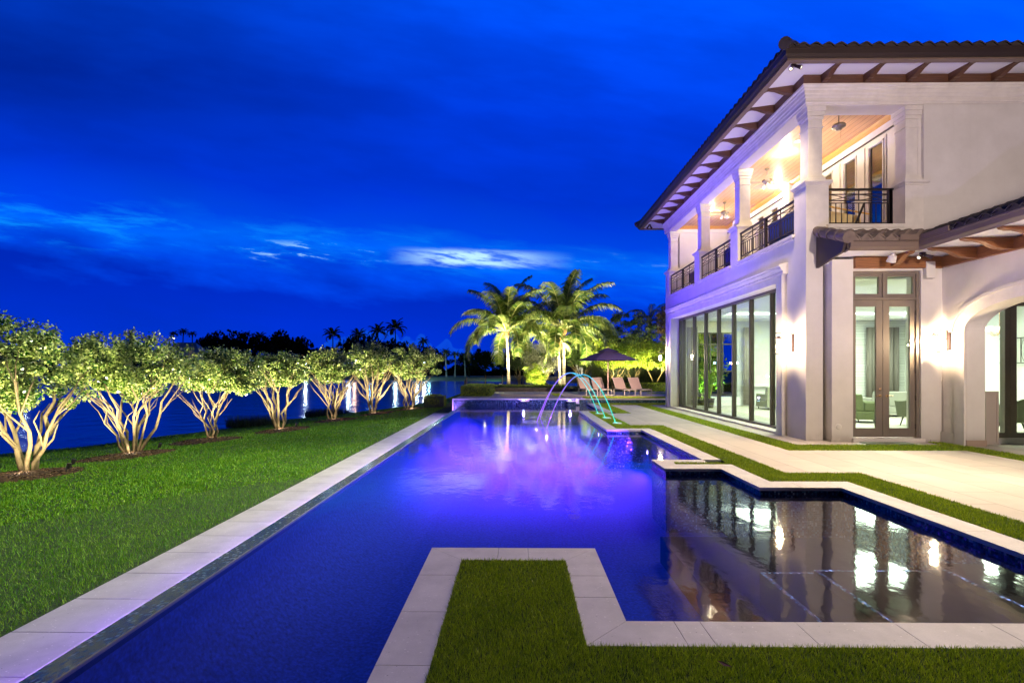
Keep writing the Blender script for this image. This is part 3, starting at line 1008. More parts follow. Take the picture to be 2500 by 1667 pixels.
b.box(-1.03, 1.78, 27.12, 27.5, -0.6, -0.2)
b.build('basin', M['mosaic'], spa)
MB().box(-1.03, 1.78, 27.12, 29.08, 0.09, 0.10).build('water_surface', M['spa_water'], spa)
light('spa_lamp', 'POINT', (0.4, 28.1, -0.1), 60, VIOD, spa, 0.08)

# two spillway boxes with a lamp on the far wall
for i, x in enumerate((0.13, 2.38)):
    t_ = thing('water_spout', ['tiled spout box with glowing lamp on the far pool wall in front of the spa', 'tiled spout box with glowing lamp at the far right corner of the pool'][i], 'water spout', (x, 24.56, 0.0), 'lit spout boxes on the far pool wall')
    MB().box(0.0, 0.40, -0.40, 0.0, -0.16, 0.10).build('box', M['mosaic'], t_, world=False)
    MB().box(-0.01, 0.41, -0.41, 0.0, 0.102, 0.125).build('lid', M['alu'], t_, world=False)
    MB().lathe([(0.0, 0.127), (0.05, 0.13), (0.045, 0.16), (0.0, 0.165)], (0.13, -0.28), 12).build('lamp', emat('cyan_lamp', (0.45, 0.75, 1.0), 9), t_, world=False)
    light('spout_lamp', 'POINT', (x + 0.13, 24.25, 0.30), 16, (0.35, 0.2, 1.0), t_, 0.04)

# ================================================================== grass blades


def blades(name, pts, h, wd, mt, lean=0.5):
    n = len(pts)
    ang = rng.uniform(0, 2 * PI, n)
    hh = h * rng.uniform(0.55, 1.25, n)
    ww = wd * rng.uniform(0.7, 1.3, n)
    la = rng.uniform(0, 2 * PI, n)
    ll = lean * rng.uniform(0.1, 1.0, n) * hh
    dxx, dyy = np.cos(ang) * ww / 2, np.sin(ang) * ww / 2
    base = pts
    v = np.empty((n, 3, 3))
    v[:, 0] = base + np.stack([dxx, dyy, np.zeros(n)], -1)
    v[:, 1] = base - np.stack([dxx, dyy, np.zeros(n)], -1)
    v[:, 2] = base + np.stack([np.cos(la) * ll, np.sin(la) * ll, hh], -1)
    me = np_mesh(v.reshape(-1, 3), 3, np.arange(3 * n))
    return link(name, me, mt)


def dist(x, y):
    return np.sqrt(x * x + y * y)


# lawn on the left: density falls with distance while blades widen
N = 5600000
xs_ = rng.uniform(-34, -4.24, N)
ys_ = rng.uniform(2.6, 47, N)
d = dist(xs_, ys_)
sx = shore_x(ys_)
keep = (xs_ > -1.12 * ys_ - 1.0) & (xs_ > sx - 0.3) & ((ys_ < 29) | (xs_ < -3.2))
prob = np.clip((5.2 / d) ** 1.75, 0, 1)
edge = np.clip((-4.24 - xs_) / 0.16, 0.12, 1)
keep &= rng.uniform(0, 1, N) < prob * edge
BEDS = [((-12.6, 12.5), (1.35, 1.1)), ((-12.3, 15.6), (1.35, 1.15)), ((-11.9, 19.0), (1.2, 1.3)), ((-10.4, 22.0), (1.1, 1.2)), ((-9.4, 25.8), (1.1, 1.2)), ((-8.1, 28.7), (1.0, 1.1)), ((-6.5, 29.9), (0.9, 0.9))]
for (cx, cy), (rx, ry) in BEDS:
    keep &= (((xs_ - cx) / rx) ** 2 + ((ys_ - cy) / ry) ** 2) > 1.0
xs_, ys_, d = xs_[keep], ys_[keep], d[keep]
patch = 0.5 + 0.5 * np.sin(xs_ * 1.7 + np.sin(ys_ * 1.1) * 2) * np.sin(ys_ * 1.3 + xs_ * 0.4)
pz = lawn_h(xs_, ys_)
near = d < 11
for nm, sel, hgt, wid in (('lawn_grass', near, 0.046, 0.0062), ('lawn_grass_beyond', ~near, 0.050, 0.016)):
    pp = np.stack([xs_[sel], ys_[sel], pz[sel] - 0.005], -1)
    o = blades(nm, pp, hgt * (0.75 + 0.5 * patch[sel]), wid * np.maximum(1, d[sel] / (7 if hgt else 1)) ** 0.6, M['lawn'], 0.8)
    tag(o, 'short mown green grass of the lawn' + (' near the pool walkway' if nm == 'lawn_grass' else ' sloping to the lake'), kind='stuff')
print('lawn blades', len(xs_))

pts = []
for x0, x1, y0, y1 in turf_rects + far_turf:
    z = T - 0.01 if (x0, x1, y0, y1) in far_turf else -0.004
    area = (x1 - x0) * (y1 - y0)
    n = int(area * 26000)
    if n > 900000:
        n = 900000
    px, py = rng.uniform(x0, x1, n), rng.uniform(y0, y1, n)
    d = dist(px, py)
    pr = np.clip((2.9 / d) ** 1.35, 0, 1)
    k_ = (rng.uniform(0, 1, n) < pr) & (py > 1.9) & (np.abs(px) < 1.12 * py + 0.6)
    pts.append(np.stack([px[k_], py[k_], np.full(k_.sum(), z)], -1))
pts = np.concatenate(pts)
d = dist(pts[:, 0], pts[:, 1])
print('turf blades', len(pts))
for nm, sel, lab in (('turf_blades', d < 5.2, 'clipped artificial turf in the foreground'), ('turf_blades_beyond', d >= 5.2, 'narrow strips of artificial turf between the pavers')):
    dd = d[sel]
    o = blades(nm, pts[sel], 0.030 + 0 * dd, 0.0036 * np.maximum(1, dd / 2.9) ** 0.9, M['turf'], 0.75)
    tag(o, lab, kind='stuff')
# one dry leaf on the turf
o = MB().add([(1.105, 2.80, 0.034), (1.135, 2.775, 0.040), (1.165, 2.735, 0.036), (1.125, 2.755, 0.030)], [(0, 1, 2, 3)]).build('fallen_leaf', pmat('dry_leaf', (0.20, 0.06, 0.03), 0.7))
tag(o, 'small curled red brown leaf lying on the foreground turf', 'leaf')

# ================================================================== house
house = thing('house', 'cream two storey villa with open upper loggia, tiled hip roof and arched side wing', 'house', (6.69, 11.72, 0))
XW, YS = 6.69, 11.72
b = MB()
b.box(XW, 7.08, YS, 12.90, 0, 4.9)
b.box(XW, 7.04, 21.78, 22.8, 0, 4.9)
b.box(XW, 7.04, 12.90, 21.78, 3.84, 4.9)
b.box(7.04, 7.20, 21.9, 22.8, 0, 4.9)
b.box(7.08, 7.15, 11.92, 12.4, 0, 4.9)
b.box(7.15, 7.63, 11.50, 11.95, 0, 4.16)
b.box(7.63, 9.18, 11.50, 11.95, 3.90, 4.2)
b.box(9.18, 9.65, 11.52, 11.95, 0, 4.2)
b.box(7.04, 9.40, YS, 12.0, 4.2, 4.9)
b.box(7.2, 20, 22.4, 22.8, 4.1, 8.25)
b.box(7.2, 8.0, 22.4, 22.8, 0, 4.1)
b.box(9.75, 20, 22.4, 22.8, 0, 4.1)
b.box(8.0, 9.75, 22.4, 22.8, 3.3, 4.1)
b.box(9.40, 20, YS, 12.0, 3.9, 7.80)
b.box(9.46, 9.60, 12.0, 22.4, 4.9, 8.25)
b.build('wall', M['stucco'], house)
# wing wall with the arched opening (west face x = 9.65)
cy, a_, b__, zs = 9.40, 1.50, 0.58, 2.48
arc = [(cy + a_ * math.cos(t), zs + b__ * math.sin(t)) for t in [PI * i / 28 for i in range(29)]]
b = MB()
b.box(9.65, 10.05, 10.90, 11.95, 0, 4.2)
b.box(9.65, 10.05, -2, 7.90, 0, 4.2)
top = [(7.90, 4.2), (10.90, 4.2)]
for (y0, z0), (y1, z1) in zip(arc, arc[1:]):
    b.prism([(y0, z0), (y0, 4.2), (y1, 4.2), (y1, z1)], 0, 9.65, 10.05)
b.build('wing_wall', M['stucco'], house)
b = MB()
ae, be = 1.84, 0.88


def ell(a, bb, t):
    return (cy + a * math.cos(t), zs + bb * math.sin(t))


for i in range(28):
    t0, t1 = PI * i / 28, PI * (i + 1) / 28
    b.prism([ell(a_, b__, t0), ell(a_, b__, t1), ell(ae - 0.07, be - 0.07, t1), ell(ae - 0.07, be - 0.07, t0)], 0, 9.60, 9.647)
    b.prism([ell(ae - 0.068, be - 0.068, t0), ell(ae - 0.068, be - 0.068, t1), ell(ae, be, t1), ell(ae, be, t0)], 0, 9.565, 9.647)
b.box(9.60, 9.647, 10.902, 11.14, 0, zs)
b.box(9.60, 9.647, 7.66, 7.898, 0, zs)
b.box(9.625, 9.647, 11.145, 11.44, 0.25, 2.36)
b.box(9.61, 9.647, 11.145, 11.50, 0, 0.24)
b.build('arch_surround', M['stone'], house)
MB().box(9.64, 10.08, 10.885, 10.899, 0.0, 0.13).build('arch_plinth', pmat('beige_base_tile', (0.42, 0.31, 0.22), 0.6), house)
# stone surround and hood of the big window wall
b = MB()
b.box(6.60, XW - 0.002, 12.58, 12.90, 0, 4.02)
b.box(6.60, XW - 0.002, 21.78, 22.12, 0, 4.02)
b.box(6.602, XW - 0.002, 12.90, 21.78, 3.84, 4.018)
b.box(6.56, XW - 0.002, 12.55, 12.60, 0, 4.02)
b.box(6.56, XW - 0.002, 22.10, 22.15, 0, 4.02)
b.build('window_surround', M['stone'], house, bevel=0.006)
hood = [(XW - 0.002, 4.02), (6.56, 4.022), (6.55, 4.07), (6.575, 4.09), (6.53, 4.12), (6.50, 4.16), (6.50, 4.20), (6.46, 4.215), (6.46, 4.26), (XW - 0.002, 4.31)]
MB().prism([(x, z) for x, z in hood], 1, 12.49, 22.22).build('window_hood', M['stone'], house)
b = MB().box(6.62, 7.25, 12.90, 21.78, 0.0, 0.055)
b.build('window_sill', M['stone'], house, bevel=0.01)

# window wall
ww = MB()
posts = [12.95, 13.93, 15.18, 16.40, 17.62, 18.82, 20.05, 21.34]
ww.box(6.96, 7.14, 12.90, 21.78, 3.76, 3.838)
ww.box(6.96, 7.14, 12.90, 21.78, 0.056, 0.12)
wall_frame = ww.build('window_frame', M['frame'], house)
b = MB()
for i, y in enumerate(posts):
    b.box(6.97, 7.03, y - 0.022, y + 0.03, 0.12, 3.76)
    b.box(7.04, 7.10, y - 0.03, y + 0.04, 0.12, 3.76)
b.box(6.96, 7.14, 21.70, 21.778, 0.12, 3.76)
b.build('mullion', M['frame'], wall_frame)
for y0, y1 in zip(posts, posts[1:] + [21.74]):
    MB().box(7.045, 7.055, y0 + 0.02, y1 - 0.02, 0.12, 3.76).build('pane', M['glass'], wall_frame)

# upper walls, floor, beams
b = MB()
b.box(XW + 0.05, 9.455, YS + 0.29, 22.75, 4.74, 4.898)
b.box(7.04, 9.3, 12.0, 22.4, 4.3, 4.739)
b.build('loggia_slab', M['stone'], house)
b = MB()
b.box(XW + 0.02, 7.05, 11.74, 22.78, 7.79, 8.24)
b.box(7.05, 9.40, 11.74, 12.20, 7.79, 8.24)
b.box(7.05, 9.46, 22.35, 22.78, 7.72, 8.24)
b.build('loggia_beam', M['stucco'], house)
MB().box(7.05, 9.46, 12.20, 22.35, 8.0, 8.06).build('plank_ceiling', M['planks'], house)
b = MB()
b.prism([(9.30, 8.0), (9.30, 7.88), (9.27, 7.90), (9.22, 7.95), (9.20, 7.998)], 1, 12.2, 22.3)
b.prism([(22.35, 8.0), (22.35, 7.88), (22.30, 7.93), (22.24, 7.998)], 0, 7.05, 9.46)
b.prism([(7.05, 7.998), (7.05, 7.90), (7.09, 7.93), (7.13, 7.998)], 1, 12.2, 22.3)
b.build('crown_trim', wood('trim_wood', (0.50, 0.24, 0.04, 1), (0.62, 0.33, 0.07, 1), 1, 3.0), house)
# cornice
prof = [(0, 7.795), (0.02, 7.795), (0.02, 7.83), (0.045, 7.84), (0.045, 7.87), (0.03, 7.885), (0.03, 7.94), (0.06, 7.96), (0.06, 8.01), (0.085, 8.03), (0.085, 8.10), (0.115, 8.12), (0.115, 8.16), (0.15, 8.18), (0.15, 8.222), (0, 8.222)]
b = MB()
b.prism([(XW + 0.02 - d_, z) for d_, z in prof], 1, YS + 0.02, 22.9)
b.prism([(YS + 0.02 - d_, z) for d_, z in prof], 0, XW + 0.02, 20)
# mitre piece of the corner
n = len(prof)
vs = [(XW + 0.02 - d_, YS + 0.02, z) for d_, z in prof] + [(XW + 0.02 - d_, YS + 0.02 - d_, z) for d_, z in prof] + [(XW + 0.02, YS + 0.02 - d_, z) for d_, z in prof]
fs = [(i, (i + 1) % n, n + (i + 1) % n, n + i) for i in range(n)] + [(n + i, n + (i + 1) % n, 2 * n + (i + 1) % n, 2 * n + i) for i in range(n)]
b.add(vs, fs)
b.build('cornice', M['stone'], house)


def column(x0, x1, y0, y1, zb, name='column'):
    b = MB()
    b.box(x0, x1, y0, y1, zb, 5.93)
    cx_, cy_ = (x0 + x1) / 2, (y0 + y1) / 2
    hw, hd = (x1 - x0) / 2, (y1 - y0) / 2
    for e_, z0, z1 in [(0.02, 5.93, 5.96), (0.045, 5.962, 5.985), (0.065, 5.987, 6.04)]:
        b.box(cx_ - hw - e_, cx_ + hw + e_, cy_ - hd - e_, cy_ + hd + e_, z0, z1)
    r = 0.165
    for e_, z0, z1 in [(0.05, 6.042, 6.12), (0.025, 6.122, 6.19), (0.0, 6.192, 7.30), (0.02, 7.302, 7.335), (0.0, 7.337, 7.50), (0.02, 7.502, 7.58), (0.04, 7.582, 7.68), (0.06, 7.682, 7.789)]:
        b.box(cx_ - r - e_, cx_ + r + e_, cy_ - r - e_, cy_ + r + e_, z0, z1)
    return b.build(name, M['stone'], house, bevel=0.006)


for y0, y1 in [(11.722, 12.23), (15.35, 15.87), (18.58, 19.10), (22.27, 22.79)]:
    column(XW + 0.002, 7.22, y0, y1, 4.90)
column(8.98, 9.46, 11.722, 12.23, 4.90)
b = MB()
b.box(9.32, 9.40, 11.80, 12.3, 6.05, 7.79)
b.build('wall_return', M['stucco'], house)
# ledges below the railings
b = MB()
for y0, y1 in [(12.23, 15.35), (15.87, 18.58), (19.10, 22.27)]:
    b.box(6.63, XW, y0 + 0.0, y1 - 0.0, 4.80, 4.845)
    b.box(6.61, 7.0, y0 - 0.06, y1 + 0.06, 4.847, 4.905)
b.box(7.16, 9.06, 11.66, 11.72, 4.86, 4.92)
b.box(7.16, 9.08, 11.64, 12.0, 4.922, 5.01)
b.build('balcony_ledge', M['stone'], house, bevel=0.006)


def railing(p0, p1, zb, zt, nbal, mid=True):
    """iron railing with straight balusters and a band of curved bars under the handrail"""
    p0, p1 = Vector(p0), Vector(p1)
    dv = (p1 - p0)
    L = dv.length
    dv.normalize()
    ang = math.atan2(dv.y, dv.x)
    Tm = Matrix.Translation((p0.x, p0.y, 0)) @ Matrix.Rotation(ang, 4, 'Z')
    b = MB()
    H = zt - zb
    def bar(x0, x1, z0, z1, t=0.012):
        b.box(x0, x1, -t, t, z0, z1, Tm)
    z2 = zb + H * 0.60
    z3 = zb + H * 0.67
    z4 = zb + H * 0.84
    bar(0, L, zb + 0.05, zb + 0.07, 0.011)
    if mid:
        bar(0, L, zb + 0.17, zb + 0.19, 0.011)
    bar(0, L, z2, z2 + 0.018, 0.011)
    bar(0, L, z3, z3 + 0.018, 0.011)
    bar(0, L, z4, z4 + 0.018, 0.011)
    for i in range(nbal):
        x = L * (i + 0.5) / nbal
        bar(x - 0.008, x + 0.008, (zb + 0.19) if mid else zb + 0.07, z2, 0.008)
    # curved bars
    npan = max(2, round(L / 0.75))
    pw = L / npan
    for band in ([(z3 + 0.018, z4)] + ([(zb + 0.07, zb + 0.17)] if mid else [])):
        za, zc = band
        for k_ in range(npan):
            x0 = k_ * pw
            for f0, f1, s_ in [(0, 1, 1), (0, 1, -1)]:
                pts_ = []
                for i in range(9):
                    q_ = i / 8
                    zz = za + (zc - za) * (0.5 + s_ * 0.5 * math.cos(PI * q_))
                    pts_.append((x0 + pw * q_, 0.0, zz))
                b.tube(pts_, 0.009, 5, Tm)
            bar(x0 - 0.01, x0 + 0.01, za, zt - 0.03, 0.01) if k_ else None
    for x in (0.02, L / 2 if mid else L, L - 0.02):
        t = 0.035 if x not in (0.02,) and (not mid or x == L / 2) else 0.014
        bar(x - t, x + t, zb, zt - 0.02, t)
    o = b.build('balcony_railing', M['iron'], house)
    hb = MB()
    hb.box(-0.0, L + (0.06 if not mid else 0), -0.03, 0.03, zt - 0.04, zt, Tm)
    hb.build('handrail', M['iron'], o)
    return o


railing((6.78, 12.25), (6.78, 15.33), 4.91, 5.80, 24)
railing((6.78, 15.89), (6.78, 18.56), 4.91, 5.80, 21)
railing((6.78, 19.12), (6.78, 22.25), 4.91, 5.80, 24)
railing((7.23, 11.80), (8.69, 11.80), 5.01, 5.87, 11, False)

# glazed doors of the loggia
b = MB()
pan = [(12.92 + 1.03 * k, 13.38 + 1.03 * k) for k in range(9)]
yy = 12.25
for y0, y1 in pan:
    b.box(9.32, 9.38, yy, y0, 4.9, 7.67)
    b.box(9.32, 9.38, y0, y1, 7.49, 7.67)
    b.box(9.32, 9.38, y0, y1, 4.9, 5.15)
    b.box(9.30, 9.318, (yy + y0) / 2 - 0.10 if yy > 12.3 else y0 - 0.14, (yy + y0) / 2 - 0.085 if yy > 12.3 else y0 - 0.125, 4.9, 7.6)
    yy = y1
b.box(9.32, 9.38, yy, 22.35, 4.9, 7.67)
for y0, y1 in pan:
    for yq in (y0 - 0.05, y1 + 0.02):
        b.box(9.295, 9.32, yq, yq + 0.03, 5.1, 7.54)
    b.box(9.295, 9.32, y0 - 0.05, y1 + 0.05, 7.50, 7.53)
dfr = b.build('loggia_doors', M['white_frame'], house)
MB().box(9.28, 9.318, 12.25, 22.35, 7.672, 7.70).build('door_header', M['gutter'], dfr)
MB().box(9.30, 9.46, 12.20, 22.35, 7.70, 8.0).build('upper_wall_band', M['stucco'], house)
for y0, y1 in pan:
    MB().box(9.345, 9.355, y0, y1, 5.15, 7.49).build('pane', M['upper_glass'], dfr)
MB().box(9.40, 9.455, 12.3, 22.3, 4.95, 7.66).build('pane_backing', pmat('backing_green', (0.22, 0.30, 0.10), 0.9), dfr)  # plain green backing added to close the view behind the panes
for yq in (17.1, 21.2):
    MB().box(9.18, 9.318, yq, yq + 0.34, 4.9, 7.99).build('wall_pilaster', M['stucco'], house)

# ---------------- roofs


def tiled(mb, org, e, s, L, slope, dmax, dmin=lambda a: 0.0, pitch=0.265, row=0.36, crest=0.075, closure=True):
    org, e, s = Vector(org), Vector(e), Vector(s)
    ns = 6
    ncol = int(L / pitch) * ns
    rows = int(7.2 / row)
    for c_ in range(ncol):
        a0, a1 = c_ * pitch / ns, (c_ + 1) * pitch / ns
        h = [crest * (0.5 - 0.5 * math.cos(2 * PI * (a / pitch))) ** 0.75 for a in (a0, a1)]
        m0, m1 = dmax(a0), dmax(a1)
        n0 = max(dmin(a0), dmin(a1))
        if closure and n0 <= 0.01:
            mb.add([org + e * a0 + s * 0.02 + Vector((0, 0, -0.03)), org + e * a1 + s * 0.02 + Vector((0, 0, -0.03)), org + e * a1 + s * 0.02 + Vector((0, 0, h[1])), org + e * a0 + s * 0.02 + Vector((0, 0, h[0]))], [(0, 1, 2, 3)])
        for r_ in range(rows):
            d0, d1 = r_ * row, (r_ + 1) * row
            if d1 < n0:
                continue
            if d0 >= min(m0, m1):
                break
            q0, q1 = min(d1, m0), min(d1, m1)
            st0, st1 = 0.035, 0.0
            mb.add([org + e * a0 + s * d0 + Vector((0, 0, d0 * slope + h[0] + st0)), org + e * a1 + s * d0 + Vector((0, 0, d0 * slope + h[1] + st0)),
                    org + e * a1 + s * q1 + Vector((0, 0, q1 * slope + h[1] + st1)), org + e * a0 + s * q0 + Vector((0, 0, q0 * slope + h[0] + st1))], [(0, 1, 2, 3)])
            mb.add([org + e * a0 + s * d0 + Vector((0, 0, d0 * slope + h[0])), org + e * a1 + s * d0 + Vector((0, 0, d0 * slope + h[1])),
                    org + e * a1 + s * d0 + Vector((0, 0, d0 * slope + h[1] + st0)), org + e * a0 + s * d0 + Vector((0, 0, d0 * slope + h[0] + st0))], [(0, 1, 2, 3)])


SL = 0.40
ZE = 8.53
LY = 24.1 - 10.75
b = MB()
tiled(b, (5.70, 10.75, ZE), (0, 1, 0), (1, 0, 0), LY, SL, lambda a: min(a, LY - a, 6.6))
tiled(b, (5.70, 10.75, ZE), (1, 0, 0), (0, 1, 0), 14, SL, lambda a: min(a, 6.6))
tiled(b, (5.70, 24.1, ZE), (1, 0, 0), (0, -1, 0), 14, SL, lambda a: min(a, 6.6))
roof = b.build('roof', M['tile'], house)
for (x0, y0, sx_, sy_) in [(5.66, 10.71, 1, 1), (5.66, 24.14, 1, -1)]:
    b = MB()
    for k_ in range(15):
        d0, d1 = k_ * 0.36, k_ * 0.36 + 0.42
        p0 = Vector((x0 + d0 * sx_, y0 + d0 * sy_, ZE + 0.055 + d0 * SL))
        p1 = Vector((x0 + d1 * sx_, y0 + d1 * sy_, ZE + 0.055 + d1 * SL))
        b.tube([p0, p1], [0.125, 0.10], 12)
    b.build('hip_cap', M['tile'], roof, smooth=False)

# fascia gutter of the main eaves (box with a rolled lip)
gp = [(0.0, 8.335), (-0.03, 8.335), (-0.035, 8.36), (-0.075, 8.40), (-0.085, 8.49), (-0.10, 8.50), (-0.10, 8.525), (0.0, 8.525)]
b = MB()
b.prism([(5.80 + x, z) for x, z in gp], 1, 10.85, 24.0)
b.prism([(10.85 + y, z) for y, z in gp], 0, 5.80, 20)
b.prism([(24.0 - y, z) for y, z in gp], 0, 5.80, 20)
n = len(gp)
for ys, yc in ((1, 10.85), (-1, 24.0)):
    vs = [(5.80 + d_, yc, z) for d_, z in gp] + [(5.80 + d_, yc + d_ * ys, z) for d_, z in gp] + [(5.80, yc + d_ * ys, z) for d_, z in gp]
    b.add(vs, [(i, (i + 1) % n, n + (i + 1) % n, n + i) for i in range(n)] + [(n + i, n + (i + 1) % n, 2 * n + (i + 1) % n, 2 * n + i) for i in range(n)])
b.build('gutter', M['gutter'], house)
b = MB()
b.box(5.80, 5.93, 10.98, 23.87, 8.30, 8.40)
b.box(5.80, 20, 10.85, 10.98, 8.302, 8.402)
b.box(5.80, 20, 23.87, 24.0, 8.302, 8.402)
b.build('fascia', pmat('fascia_board', (0.20, 0.14, 0.10), 0.5), house)
# sloping soffit
b = MB()


def quad(p):
    b.add(p + [(x, y, z + 0.05) for x, y, z in p], [(0, 1, 2, 3), (4, 7, 6, 5), (0, 4, 5, 1), (1, 5, 6, 2), (2, 6, 7, 3), (3, 7, 4, 0)])


quad([(5.90, 10.95, 8.345), (6.75, 11.80, 8.45), (6.75, 22.9, 8.45), (5.90, 23.9, 8.345)])
quad([(5.90, 10.95, 8.345), (20, 10.95, 8.345), (20, 11.80, 8.45), (6.75, 11.80, 8.45)])
quad([(5.90, 23.9, 8.345), (20, 23.9, 8.345), (20, 22.9, 8.45), (6.75, 22.9, 8.45)])
b.build('soffit', M['soffit'], house)
b = MB()
b.box(XW - 0.12, XW + 0.06, YS - 0.12, 22.92, 8.226, 8.46)
b.build('ledger_beam', M['wood_dark'], house)
b = MB()
b.box(XW + 0.061, 20, YS - 0.12, YS + 0.06, 8.227, 8.46)
b.build('ledger_beam', M['wood_shaded_x'], house)
# eave brackets: a scrolled profile in (distance from wall, z)
bprof = [(0.0, 8.46), (0.0, 8.235), (0.10, 8.235), (0.14, 8.25), (0.20, 8.245), (0.30, 8.275), (0.42, 8.32), (0.54, 8.335), (0.60, 8.325), (0.645, 8.30), (0.675, 8.305), (0.69, 8.33), (0.68, 8.40)]


def bracket(x, y, side):
    b = MB()
    if side == 'W':
        b.prism([(XW - 0.12 - d_ * 0.98, z) for d_, z in bprof], 1, y - 0.055, y + 0.055)
        return b.build('eave_bracket', M['wood_shaded_x'], house)
    b.prism([(YS - 0.12 - d_ * 0.98, z) for d_, z in bprof], 0, x - 0.055, x + 0.055)
    return b.build('eave_bracket', M['wood_dark'], house)


for k_ in range(13):
    bracket(0, 12.08 + 0.882 * k_, 'W')
for k_ in range(9):
    bracket(7.02 + 0.965 * k_, 0, 'S')

# ---------------- low roof of the wing
SW = 0.38
b = MB()
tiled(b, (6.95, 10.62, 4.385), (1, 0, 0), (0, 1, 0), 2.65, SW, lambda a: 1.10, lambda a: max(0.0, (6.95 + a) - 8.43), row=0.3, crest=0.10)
o1 = b.build('wing_roof', M['tile_lit'], house)
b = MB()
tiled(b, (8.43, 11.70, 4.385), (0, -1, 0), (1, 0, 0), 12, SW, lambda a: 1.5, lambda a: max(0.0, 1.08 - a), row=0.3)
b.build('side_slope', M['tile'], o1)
b = MB()
for k_ in range(4):
    d0, d1 = k_ * 0.29, k_ * 0.29 + 0.35
    b.tube([(6.95, 10.60 + d0, 4.43 + d0 * SW), (6.95, 10.60 + d1, 4.43 + d1 * SW)], [0.13, 0.105], 12)
b.build('rake_tile', M['tile_lit'], o1)
b = MB()
gq = [(0.0, 4.175), (-0.03, 4.175), (-0.04, 4.20), (-0.08, 4.24), (-0.09, 4.33), (-0.10, 4.34), (-0.10, 4.365), (0.0, 4.365)]
b.prism([(10.74 + y, z) for y, z in gq], 0, 7.02, 8.53)
b.prism([(8.53 + y, z) for y, z in gq], 1, -2, 10.74)
n = len(gq)
vs = [(8.53, 10.74 + d_, z) for d_, z in gq] + [(8.53 + d_, 10.74 + d_, z) for d_, z in gq] + [(8.53 + d_, 10.74, z) for d_, z in gq]
b.box(8.02, 8.43, 10.60, 10.66, 4.366, 4.49)
b.box(8.41, 8.47, 9.9, 10.62, 4.366, 4.47)
b.build('wing_gutter', pmat('wing_gutter_metal', (0.17, 0.12, 0.09), 0.45), house)
b = MB()
b.prism([(11.71, 4.80), (11.71, 4.00), (10.80, 4.16), (10.70, 4.37)], 0, 6.92, 6.98)
b.prism([(10.86, 4.165), (10.70, 4.19), (10.70, 4.36), (10.86, 4.36)], 0, 6.98, 7.04)
b.build('rake_board', pmat('rake_paint', (0.05, 0.033, 0.027), 0.5), house)
b = MB()
b.add([(6.98, 10.74, 4.20), (8.53, 10.74, 4.20), (9.64, 11.70, 4.22), (6.98, 11.70, 4.22)], [(0, 1, 2, 3)])
b.add([(8.53, 10.74, 4.20), (9.64, 11.70, 4.22), (9.64, -2, 4.22), (8.53, -2, 4.20)], [(0, 1, 2, 3)])
b.build('wing_soffit', M['soffit'], house)
MB().box(7.635, 9.60, 11.42, 11.499, 3.945, 4.199).build('wing_beam', M['wood_warm'], house)
MB().box(9.55, 9.648, -2, 11.42, 3.96, 4.19).build('wing_beam', M['wood_warm_y'], house)
wprof = [(0.0, 4.20), (0.0, 3.98), (0.20, 3.985), (0.24, 4.0), (0.30, 4.0), (0.42, 4.04), (0.56, 4.115), (0.70, 4.145), (0.84, 4.145), (0.93, 4.165), (0.96, 4.20)]
for y in (10.60, 9.83, 9.06, 8.29, 7.52, 6.75):
    MB().prism([(9.55 - d_ * 0.98, z) for d_, z in wprof], 1, y - 0.06, y + 0.06).build('wing_bracket', M['wood_warm'], house)
MB().prism([(11.42 - d_ * 0.6, z) for d_, z in wprof], 0, 8.40, 8.52).build('wing_bracket', M['wood_warm_y'], house)
MB().box(9.21, 9.41, 11.40, 11.52, 3.71, 4.09).build('control_box', M['white_plastic'], house, bevel=0.01)
MB().lathe([(0.065, 0), (0.065, 0.012), (0.05, 0.02), (0.02, 0.022), (0.0, 0.022)], (0, 0), 20, Matrix.Translation((7.30, 11.50, 0.35)) @ Matrix.Rotation(R(90), 4, 'X')).build('wall_cap', M['white_plastic'], house)

# ---------------- french doors
fd = MB()
fd.box(7.635, 7.66, 11.56, 11.68, 0.09, 3.90)
fd.box(9.105, 9.175, 11.56, 11.68, 0.09, 3.90)
fd.box(7.66, 9.105, 11.56, 11.68, 3.84, 3.90)
fd.box(7.66, 9.105, 11.555, 11.68, 3.245, 3.30)
fd.box(8.345, 8.395, 11.56, 11.68, 3.30, 3.84)
door = fd.build('french_door', M['door'], house)
for x0, x1, h0 in ((7.66, 8.345, 7.72), (8.395, 9.105, 8.47)):
    b = MB()
    g0, g1 = (7.74, 8.275) if x0 < 8 else (8.47, 9.05)
    b.box(x0, g0, 11.59, 11.65, 3.30, 3.84)
    b.box(g1, x1, 11.59, 11.65, 3.30, 3.84)
    b.box(g0, g1, 11.59, 11.65, 3.30, 3.385)
    b.box(g0, g1, 11.59, 11.65, 3.78, 3.84)
    b.build('transom', M['door'], door)
    MB().box(g0, g1, 11.615, 11.622, 3.385, 3.78).build('pane', M['glass'], door)
